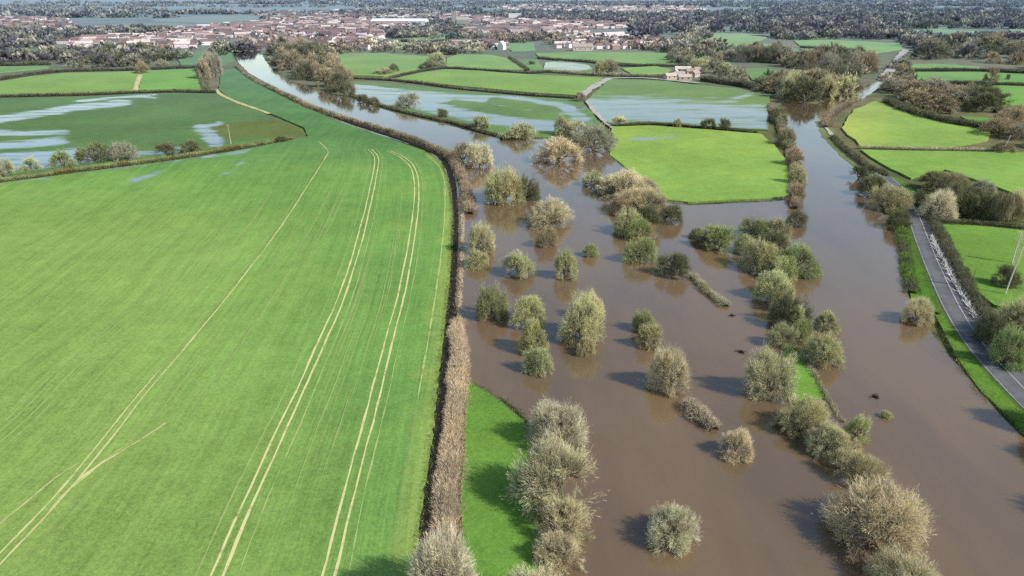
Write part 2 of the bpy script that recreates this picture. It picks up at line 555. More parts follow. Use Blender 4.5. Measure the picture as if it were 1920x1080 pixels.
FIELDS = [
    ([(735, 148), (790, 136), (835, 130), (900, 133), (985, 139), (1130, 146), (1085, 179), (1000, 174), (870, 162)], G_MID, 'wide green field above the flooded meadow'),
    ([(608, 106), (640, 100), (720, 100), (800, 106), (812, 120), (775, 131), (720, 143), (640, 141), (618, 122)], G_MID, 'green field beside the river wood'),
    ([(838, 108), (860, 102), (920, 103), (955, 110), (984, 131), (900, 130), (838, 125)], (.19, .33, .06), 'pale green field behind the wide field'),
    ([(1004, 100), (1100, 97), (1300, 100), (1332, 110), (1330, 121), (1230, 122), (1100, 113), (1010, 108)], (.17, .31, .05), 'long green field before the town edge'),
    ([(958, 112), (1008, 112), (1020, 130), (990, 131)], (.13, .25, .05), 'small green field between two hedges'),
    ([(1165, 128), (1230, 124), (1258, 130), (1250, 140), (1185, 139)], (.2, .36, .06), 'small bright field beside the farm'),
    ([(1395, 128), (1440, 128), (1512, 140), (1505, 155), (1462, 160), (1410, 150)], (.12, .24, .045), 'green field inside the riverside woods'),
    ([(1285, 66), (1330, 62), (1400, 63), (1442, 68), (1420, 78), (1370, 80), (1300, 80)], (.2, .34, .07), 'bright field beyond the belt of trees'),
    ([(1352, 82), (1400, 79), (1480, 86), (1500, 97), (1420, 95), (1365, 90)], (.2, .35, .06), 'light strip field beside the tree belt'),
    ([(1488, 76), (1560, 75), (1690, 82), (1692, 92), (1640, 100), (1620, 94), (1500, 86)], (.19, .35, .06), 'bright field at the bend of the river'),
    ([(1500, 92), (1560, 92), (1612, 98), (1600, 105), (1520, 99)], (.2, .36, .06), 'sliver of bright grass by the river bend'),
    ([(1690, 55), (1760, 54), (1848, 60), (1842, 68), (1700, 62)], (.15, .33, .08), 'far green strip among the woods'),
    ([(1892, 52), (1990, 48), (2010, 66), (1892, 60)], (.12, .28, .08), 'far green corner among the woods'),
    ([(1706, 120), (1770, 120), (1838, 126), (1830, 132), (1706, 130)], (.15, .31, .06), 'narrow green field by the lane'),
    ([(1712, 135), (1830, 135), (2000, 142), (2000, 157), (1850, 154), (1720, 154)], (.14, .29, .05), 'green field with a lone leaning tree'),
    ([(1832, 162), (1900, 160), (2050, 168), (2050, 210), (1920, 206), (1880, 200), (1870, 178)], (.15, .31, .05), 'steep green field among dark hedges'),
    ([(1642, 190), (1700, 202), (1790, 227), (1862, 241), (1850, 264), (1780, 276), (1690, 276), (1612, 274), (1578, 240), (1600, 206)], (.22, .345, .075), 'rounded yellow-green field over the river road'),
    ([(1614, 281), (1760, 284), (1920, 287), (2100, 290), (2100, 400), (1920, 372), (1860, 347), (1770, 318), (1705, 335), (1672, 318), (1640, 300)], (.19, .325, .065), 'long bright green field above the road trees'),
    ([(1752, 417), (1840, 420), (1960, 428), (2150, 450), (2150, 640), (1960, 600), (1860, 572), (1815, 540), (1790, 480)], (.14, .265, .045), 'vivid green paddock beside the road hedge'),
    ([(1150, 0), (1190, 1), (1185, 4), (1150, 3)], (.2, .3, .12), 'tiny pale field near the horizon'),
    ([(-300, 172), (0, 153), (60, 143), (120, 137), (200, 135), (262, 134), (262, 148), (250, 174), (0, 180), (-300, 184)], G_MID, 'green pasture left of the pale track'),
    ([(268, 133), (340, 130), (371, 129), (384, 168), (330, 171), (258, 174), (264, 150)], (.155, .32, .05), 'square green pasture next to the bare clump'),
    ([(-200, 124), (0, 125), (90, 123), (92, 127), (0, 136), (-200, 145)], (.14, .27, .06), 'thin strip of green pasture near the dark trees'),
    ([(330, 106), (370, 98), (432, 96), (440, 112), (412, 124), (340, 122)], (.1, .21, .06), 'dull green field by the top of the river'),
    ([(0, 96), (80, 92), (110, 104), (60, 116), (0, 118), (-150, 120)], (.10, .18, .06), 'dark rough pasture below the town'),
    ([(752, 64), (800, 61), (862, 63), (868, 74), (800, 78), (755, 76)], (.16, .30, .07), 'small green field at the town edge'),
    ([(722, 82), (790, 78), (858, 76), (862, 86), (800, 90), (735, 92)], (.20, .29, .09), 'worn yellow-green field by the town trees'),
    ([(940, 82), (1000, 80), (1004, 94), (960, 96)], (.14, .29, .06), 'little green plot beside the white cottage'),
    ([(1400, 66), (1480, 68), (1556, 70), (1550, 74), (1480, 73)], (.16, .28, .08), 'far sliver of green in the tree belt'),
    ([(1800, 218), (1872, 222), (1880, 236), (1830, 234)], (.13, .28, .05), 'small green gap among the dark trees'),
]
for pts, c, lab in FIELDS:
    at_ = {}
    if 'rounded' in lab: at_['tone'] = lambda px, py, x, y: max(0, min(.9, (1690 - px) / 110)) * .8
    if at_ or pts[0][1] > 250: slab('field', pts, .25, M['grass'], c, lab, grid=6, attrs=at_)
    else: slab('field', pts, .25, M['grass'], c, lab)
slab('field', [(1022, 117), (1050, 114), (1105, 122), (1112, 133), (1050, 135), (1018, 132)], .25, M['grass'], (.14, .24, .06), 'small half flooded field below the long field', grid=6,
     attrs={'wet': blots([([(1035, 123), (1085, 125)], 22, .95)])})

# sheets of standing water far off
slab('water', [(1776, 66), (1850, 66), (1846, 70), (1780, 70)], .3, M['river'], label='pale pool beside the far green strip')

# ------------------------------------------------------------------ tyre lines on the crop
def off(line, d):
    T = np.gradient(line, axis=0); T /= np.linalg.norm(T, axis=1)[:, None] + 1e-9
    return line + np.stack([T[:, 1], -T[:, 0]], 1) * d


def wander(line, amp, seed):
    s = np.arange(len(line)) * .22
    w = np.array([mnoise.noise(Vector((k, seed, 0))) for k in s]) * amp
    T = np.gradient(line, axis=0); T /= np.linalg.norm(T, axis=1)[:, None] + 1e-9
    return line + np.stack([T[:, 1], -T[:, 0]], 1) * w[:, None]


fz = .29
for i, d, w, mt, fd, lab in [
        (1, -.75, .28, 'tyre', lambda t: .95 if t < .22 else .25, 'outer tyre line of the longest tramline'),
        (1, .75, .36, 'tyre', lambda t: .92, 'inner tyre line of the longest tramline'),
        (2, -.85, .42, 'tyre', lambda t: 1.0, 'western wheel line of the middle tramline'),
        (2, .95, .44, 'tyre', lambda t: 1.0, 'eastern wheel line of the middle tramline'),
        (2, -3.2, .25, 'faint', lambda t: .75, 'faint line west of the middle tramline'),
        (2, 3.1, .22, 'faint', lambda t: .9, 'faint line east of the middle tramline'),
        (3, -.85, .40, 'tyre', lambda t: 1.0, 'western wheel line of the tramline near the hedge'),
        (3, 1.0, .42, 'tyre', lambda t: 1.0, 'eastern wheel line of the tramline near the hedge'),
        (3, 2.7, .22, 'faint', lambda t: .9, 'faint line east of the tramline near the hedge'),
        (4, .0, .45, 'faint', lambda t: 1.0 if t > .2 else .3, 'pale edge of the headland strip'),
        (0, -1.4, .3, 'faint', lambda t: max(0, .9 - t), 'first faint drill line far out in the crop'),
        (0, 0, .3, 'faint', lambda t: max(0, .9 - t), 'second faint drill line far out in the crop'),
        (0, 2.4, .35, 'faint', lambda t: max(0, 1 - t), 'third faint drill line far out in the crop'),
        (0, 4.4, .3, 'faint', lambda t: max(0, .9 - t), 'fourth faint drill line far out in the crop')]:
    g = wander(off(TRG[i], d), .22, i * 7.3 + d)
    ribbon('tyre_track', None, w, fz, M[mt], fd, lab, ground_pts=list(g), smooth=False, jit=.05)
    fz += .002
for line, w, lab in [
        ([(312, 795), (262, 828), (212, 858), (165, 888), (118, 932), (75, 985)], .35, 'wavy branch track leaving the longest tramline'),
        ([(250, 830), (200, 862), (150, 905), (110, 938)], .3, 'shorter branch track beside the longest tramline'),
        ([(0, 985), (60, 935), (115, 890), (150, 870)], .3, 'bent tyre line crossing toward the longest tramline')]:
    ribbon('tyre_track', line, w, fz, M['tyre'], lambda t: .55 + .4 * math.sin(PI * t), lab, jit=.07)
    fz += .002
for k in range(34):   # faint drill lines
    i = random.choice([1, 1, 2, 2, 0])
    d = random.uniform(4, 19)
    n = len(TRG[i]); a = random.randint(0, n // 2); b = min(n, a + random.randint(12, 45))
    g = wander(off(TRG[i], d), .25, k * 3.1)[a:b]
    ribbon('drill_line', None, .3, fz, M['faint'], lambda t: .62 * math.sin(PI * t), 'short pale drill line in the crop', ground_pts=list(g), smooth=False, jit=.05)
    fz += .002
ribbon('track', [(405, 168), (415, 178), (445, 192), (490, 208), (505, 214)], 3.0, .32, M['tyre'], lambda t: .8, 'worn yellow farm track over the far corner of the crop')
ribbon('track', [(264, 140), (258, 155), (254, 172)], 4.0, .34, M['tyre'], lambda t: .9, 'pale track between the two pastures')
ribbon('track', [(1088, 182), (1100, 172), (1122, 158), (1142, 147)], 7.0, .33, M['dirt'], label='washed stony lane rising from the flooded meadow')
ribbon('track', [(1100, 190), (1120, 215), (1150, 240), (1180, 250)], 3.0, .3, M['dirt'], label='thin flooded track along the meadow edge')
ribbon('path', [(1140, 147), (1200, 146), (1260, 151), (1310, 156)], 5.0, .31, M['dirt'], label='pale lane running to the farm')
ribbon('path', [(1655, 150), (1672, 128), (1688, 105), (1700, 92)], 9.0, .3, M['dirt'], label='pale lane climbing from the river bend')

# ditch along the crop; its black also paints the hedge's shaded face
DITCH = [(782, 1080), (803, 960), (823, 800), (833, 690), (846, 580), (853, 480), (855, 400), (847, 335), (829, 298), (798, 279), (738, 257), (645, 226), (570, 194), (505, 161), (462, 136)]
ribbon('ditch', DITCH, lambda t: 1.8 if t < .3 else 2.4, .30, M['shaded_soil'], label='ditch along the edge of the crop, painted black with hedge shade', jit=.12, step=1.2)

# ------------------------------------------------------------------ the road
RC = [(1652, 332), (1672, 350), (1702, 378), (1722, 410), (1742, 460), (1768, 520), (1800, 585), (1842, 650), (1900, 715), (1975, 790), (2100, 905)]
RG = smooth_line([p[:2] for p in ground(RC)], 2.5)
n = len(RG)
T = np.gradient(RG, axis=0); T /= np.linalg.norm(T, axis=1)[:, None]
N = np.stack([T[:, 1], -T[:, 0]], 1)
if N[n // 2][0] < 0: N = -N
HW = 4.1
cols = [-HW, -2.1, 0, 2.1, HW]
V = np.zeros((n, 5, 3)); worn = np.zeros((n, 5))
for k, d in enumerate(cols):
    V[:, k, :2] = RG + N * d; V[:, k, 2] = .45 + (.06 if k == 2 else 0)
    worn[:, k] = .75 if k == 1 else (.5 if k == 3 else .1)
q = [(i * 5 + k, i * 5 + k + 1, (i + 1) * 5 + k + 1, (i + 1) * 5 + k) for i in range(n - 1) for k in range(4)]
me = mesh_np('road', V.reshape(-1, 3), q, mats=[M['road']], attrs={'worn': worn.ravel()}, smooth=True)
tag(link('road', me), 'two-lane asphalt road curving along the river', kind='structure')
ribbon('road_marking', None, .17, .56, M['paint'], lambda t: .7, 'white centre line along the road', ground_pts=list(RG + N * .25), smooth=False, jit=.02)
ribbon('road_marking', None, .14, .50, M['paint'], lambda t: .55, 'white edge line along the river side of the road', ground_pts=list(RG - N * 3.75), smooth=False, jit=.02)
ribbon('road_marking', None, .16, .50, M['paint'], lambda t: .55, 'worn edge line along the hedge side of the road', ground_pts=list(RG + N * 3.8), smooth=False, jit=.02)
ribbon('path', [(1546, 236), (1562, 256), (1590, 284), (1625, 312), (1655, 336)], 2.2, .4, M['dirt'], label='thin pale path along the river before the road')
ribbon('verge', [(1543, 228), (1556, 254), (1584, 284), (1618, 312), (1650, 340)], 9.0, .1, M['grass'], label='dull grass strip carrying the thin path').color = (.15, .19, .07, 1)
# verge shoulders either side
for s, w, lab in ((-1, 2.2, 'grass shoulder on the river side of the road'), (1, 3.5, 'grass shoulder on the hedge side of the road')):
    a = RG + N * s * (HW - .15); b = RG + N * s * (HW + w)
    Vv = np.zeros((n, 2, 3)); Vv[:, 0, :2] = a; Vv[:, 0, 2] = .42; Vv[:, 1, :2] = b; Vv[:, 1, 2] = .1
    q2 = [(2 * i, 2 * i + 1, 2 * i + 3, 2 * i + 2) for i in range(n - 1)]
    me = mesh_np('verge', Vv.reshape(-1, 3), q2, mats=[M['grass']])
    tag(link('verge', me, color=(.09, .17, .03)), lab, kind='structure')

# ------------------------------------------------------------------ foliage meshes
def blades(C, D, Ln, W, col, tip=1.25, taper=.35):
    """thin twig or leaf faces: centre-base C, direction D, length, width, colour (N,3)"""
    n = len(C)
    D = D / (np.linalg.norm(D, axis=1)[:, None] + 1e-9)
    r = rng.normal(size=(n, 3))
    S = np.cross(D, r); S /= np.linalg.norm(S, axis=1)[:, None] + 1e-9
    Ln = np.broadcast_to(Ln, n)[:, None]; W = np.broadcast_to(W, n)[:, None] * .5
    V = np.empty((n, 4, 3))
    V[:, 0] = C - S * W; V[:, 1] = C + S * W
    V[:, 2] = C + D * Ln + S * W * taper; V[:, 3] = C + D * Ln - S * W * taper
    c = np.empty((n, 4, 3))
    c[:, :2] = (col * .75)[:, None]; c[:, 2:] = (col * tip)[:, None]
    q = np.arange(n * 4).reshape(n, 4)
    return V.reshape(-1, 3), q, c.reshape(-1, 3)


def merge(parts):
    V, Q, C, o = [], [], [], 0
    for v, q, c in parts:
        V.append(v); Q.append(q + o); C.append(c); o += len(v)
    return np.concatenate(V), np.concatenate(Q), np.concatenate(C)


def tube(pts, r0, r1, sides=5):
    pts = np.asarray(pts, float)
    n = len(pts)
    V = []
    for i, p in enumerate(pts):
        d = pts[min(i + 1, n - 1)] - pts[max(i - 1, 0)]
        d /= np.linalg.norm(d) + 1e-9
        a = np.cross(d, (0.3, 1, .2)); a /= np.linalg.norm(a) + 1e-9
        b = np.cross(d, a)
        r = r0 + (r1 - r0) * i / (n - 1)
        for k in range(sides):
            t = 2 * PI * k / sides
            V.append(p + (a * math.cos(t) + b * math.sin(t)) * r)
    Q = [(i * sides + k, i * sides + (k + 1) % sides, (i + 1) * sides + (k + 1) % sides, (i + 1) * sides + k) for i in range(n - 1) for k in range(sides)]
    V = np.array(V)
    return V, np.array(Q), np.full((len(V), 3), .6)


def branching_tree(seed, stems, subs, ends, per, ln, wd, leafy, pollard=.0):
    """a many-stemmed willow: stems fork into limbs, limbs into branches, branches carry fine twigs"""
    g = np.random.default_rng(seed)
    ph = g.uniform(0, 6.28, 4)
    tall = g.uniform(.92, 1.1)

    def env(d):
        a = math.atan2(d[1], d[0])
        k = 1 + .15 * math.sin(2 * a + ph[0]) + .12 * math.sin(3 * a + ph[1]) + .07 * math.sin(5 * a + ph[2])
        flat = math.hypot(d[0], d[1])
        r = 1 / math.sqrt((flat / 1.0) ** 2 + (d[2] / tall) ** 2 + 1e-6)
        return r * min(1.14, 1 + (k - 1) * flat) * (1 + .07 * math.sin(4 * d[2] + 2 * a + ph[3]))

    def turn(d, amt):
        v = d + g.normal(0, amt, 3); v /= np.linalg.norm(v)
        if v[2] < -.02: v[2] = abs(v[2]) * .3; v /= np.linalg.norm(v)
        return v

    wood, tw = [], []
    wood.append(tube([(0, 0, -.1), (.01, 0, .04), (0, .01, .13)], .075, .055, 7))
    for i in range(stems):
        a = 6.283 * (i + g.uniform(-.35, .35)) / stems * (1 if i % 3 else 1.37)
        el = math.radians(g.choice([g.uniform(4, 30), g.uniform(20, 55), g.uniform(50, 88)], p=[.36, .38, .26]))
        d = np.array((math.cos(a) * math.cos(el), math.sin(a) * math.cos(el), math.sin(el)))
        b = np.array((d[0] * .03, d[1] * .03, g.uniform(.03, .13)))
        e1 = b + d * env(d) * g.uniform(.34, .5) + (0, 0, .03)
        mid = (b + e1) / 2 + g.normal(0, .025, 3) + (0, 0, .03)
        wood.append(tube([b, mid, e1], .032, .019, 5))
        for j in range(subs):
            d2 = turn(d, .30)
            s2 = mid + (e1 - mid) * g.uniform(.25, 1)
            t2 = np.array((0, 0, .06)) + d2 * env(d2) * g.uniform(.62, .82)
            wood.append(tube([s2, (s2 + t2) / 2 + g.normal(0, .02, 3), t2], .016, .009, 4))
            sh_b = g.uniform(.78, 1.22)
            for k in range(ends):
                d3 = turn(d2, .20)
                s3 = s2 + (t2 - s2) * g.uniform(.35, 1)
                t3 = np.array((0, 0, .04)) + d3 * env(d3) * g.uniform(.80, 1.0)
                m3 = (s3 + t3) / 2 + g.normal(0, .015, 3) + (0, 0, .01)
                wood.append(tube([s3, m3, t3], .0075, .0035, 3))
                n = int(per * g.uniform(.5, 1.5))
                u = g.uniform(.15, 1.0, (n, 1)) ** .8
                P = s3 + (t3 - s3) * u + g.normal(0, .035, (n, 3)) * (.5 + u)
                P[:, 2] = np.maximum(P[:, 2], .02)
                ax = (t3 - s3) / (np.linalg.norm(t3 - s3) + 1e-6)
                D = ax * .75 + d3 * .4 + g.normal(0, .5, (n, 3)) + np.array((0, 0, .1))
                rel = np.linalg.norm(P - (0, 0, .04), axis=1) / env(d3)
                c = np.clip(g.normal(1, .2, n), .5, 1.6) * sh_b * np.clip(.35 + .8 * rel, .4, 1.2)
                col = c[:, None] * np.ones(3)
                m = g.uniform(size=n) < leafy
                col[m] *= np.array((.92, 1.05, .74))
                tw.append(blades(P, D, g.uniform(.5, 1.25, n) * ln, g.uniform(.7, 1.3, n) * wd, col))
    return merge(tw), merge(wood)


PROTO = {}


def make_protos():
    spec = {  # kind: (variants, stems, limbs per stem, branches per limb, twigs per branch, twig length, width, share of leafy twigs)
        'near_bare': (8, 17, 5, 5, 44, .105, .0058, .2),
        'near_leafy': (8, 15, 5, 5, 40, .080, .0095, .55),
        'mid_bare': (5, 12, 4, 4, 34, .125, .0125, .2),
        'mid_leafy': (5, 11, 4, 4, 32, .10, .019, .5),
        'far': (6, 9, 3, 3, 22, .16, .036, .35),
    }
    for k, (nv, ns, nl, nb, per, ln, wd, lf) in spec.items():
        PROTO[k] = []
        for v in range(nv):
            (V, Q, C), (tv, tq, tc) = branching_tree(11 + v * 7 + len(k) * 31, ns, nl, nb, per, ln, wd, lf)
            s = np.array((1.02 / np.percentile(np.abs(V[:, 0]), 97.5), 1.02 / np.percentile(np.abs(V[:, 1]), 97.5), 1.0 / np.percentile(V[:, 2], 99)))
            PROTO[k].append((mesh_np('crown', V * s, Q, col=C, mats=[M['leaf']]), mesh_np('trunk', tv * s, tq, mats=[M['bark']])))


make_protos()
SHADE = dict(beige=(.68, .60, .40), olive=(.575, .54, .325), green=(.385, .41, .20), dark=(.205, .20, .12), brown=(.44, .35, .235),
             pale=(.72, .65, .47), rust=(.92, .74, .50), grey=(.42, .38, .30), purple=(.15, .13, .14), yellow=(.64, .59, .34))


def solve_h(E, R, th):
    lo, hi = .3 * R, 6 * R
    for _ in range(40):
        h = (lo + hi) / 2
        e = math.hypot(.52 * h * math.cos(th), R * math.sin(th)) * .94 + .46 * h * math.cos(th)
        if e < E: lo = h
        else: hi = h
    return (lo + hi) / 2


def tree(px, top, bottom, w, kind, colr, label, group=None, cat='tree', name='tree', z=-.3, hmax=1.7, parts=True):
    if (group or '').startswith('thicket') or 'row' in label.split() or 'between the rivers' in label:
        top -= .10 * w; bottom += .04 * w; w *= 1.18
    base_y = bottom - .10 * w
    p = at(px, base_y, 0)
    dep = depth(p); s = F / dep
    th = math.atan2(CAM_H, math.hypot(p[0], p[1]))
    R = w / s / 2
    h = min(max(solve_h((base_y - top) / s, R, th), .7 * R), hmax * 2 * R)
    c = np.array(SHADE[colr]) * rng.uniform(.88, 1.12) * rng.uniform(.95, 1.05, 3)
    v = PROTO[kind][int(rng.integers(len(PROTO[kind])))]
    rz = rng.uniform(0, 2 * PI)
    e = bpy.data.objects.new(name, None)
    COL.objects.link(e)
    e.location = (p[0], p[1], z); e.rotation_euler = (rng.normal(0, .07), rng.normal(0, .07), rz)
    e.scale = (R * rng.uniform(.84, 1.0), R * rng.uniform(.84, 1.0), h * rng.uniform(.72, .88))
    tag(e, label, cat, group)
    link('trunk', v[1], e)
    link('crown', v[0], e, color=c)
    return e


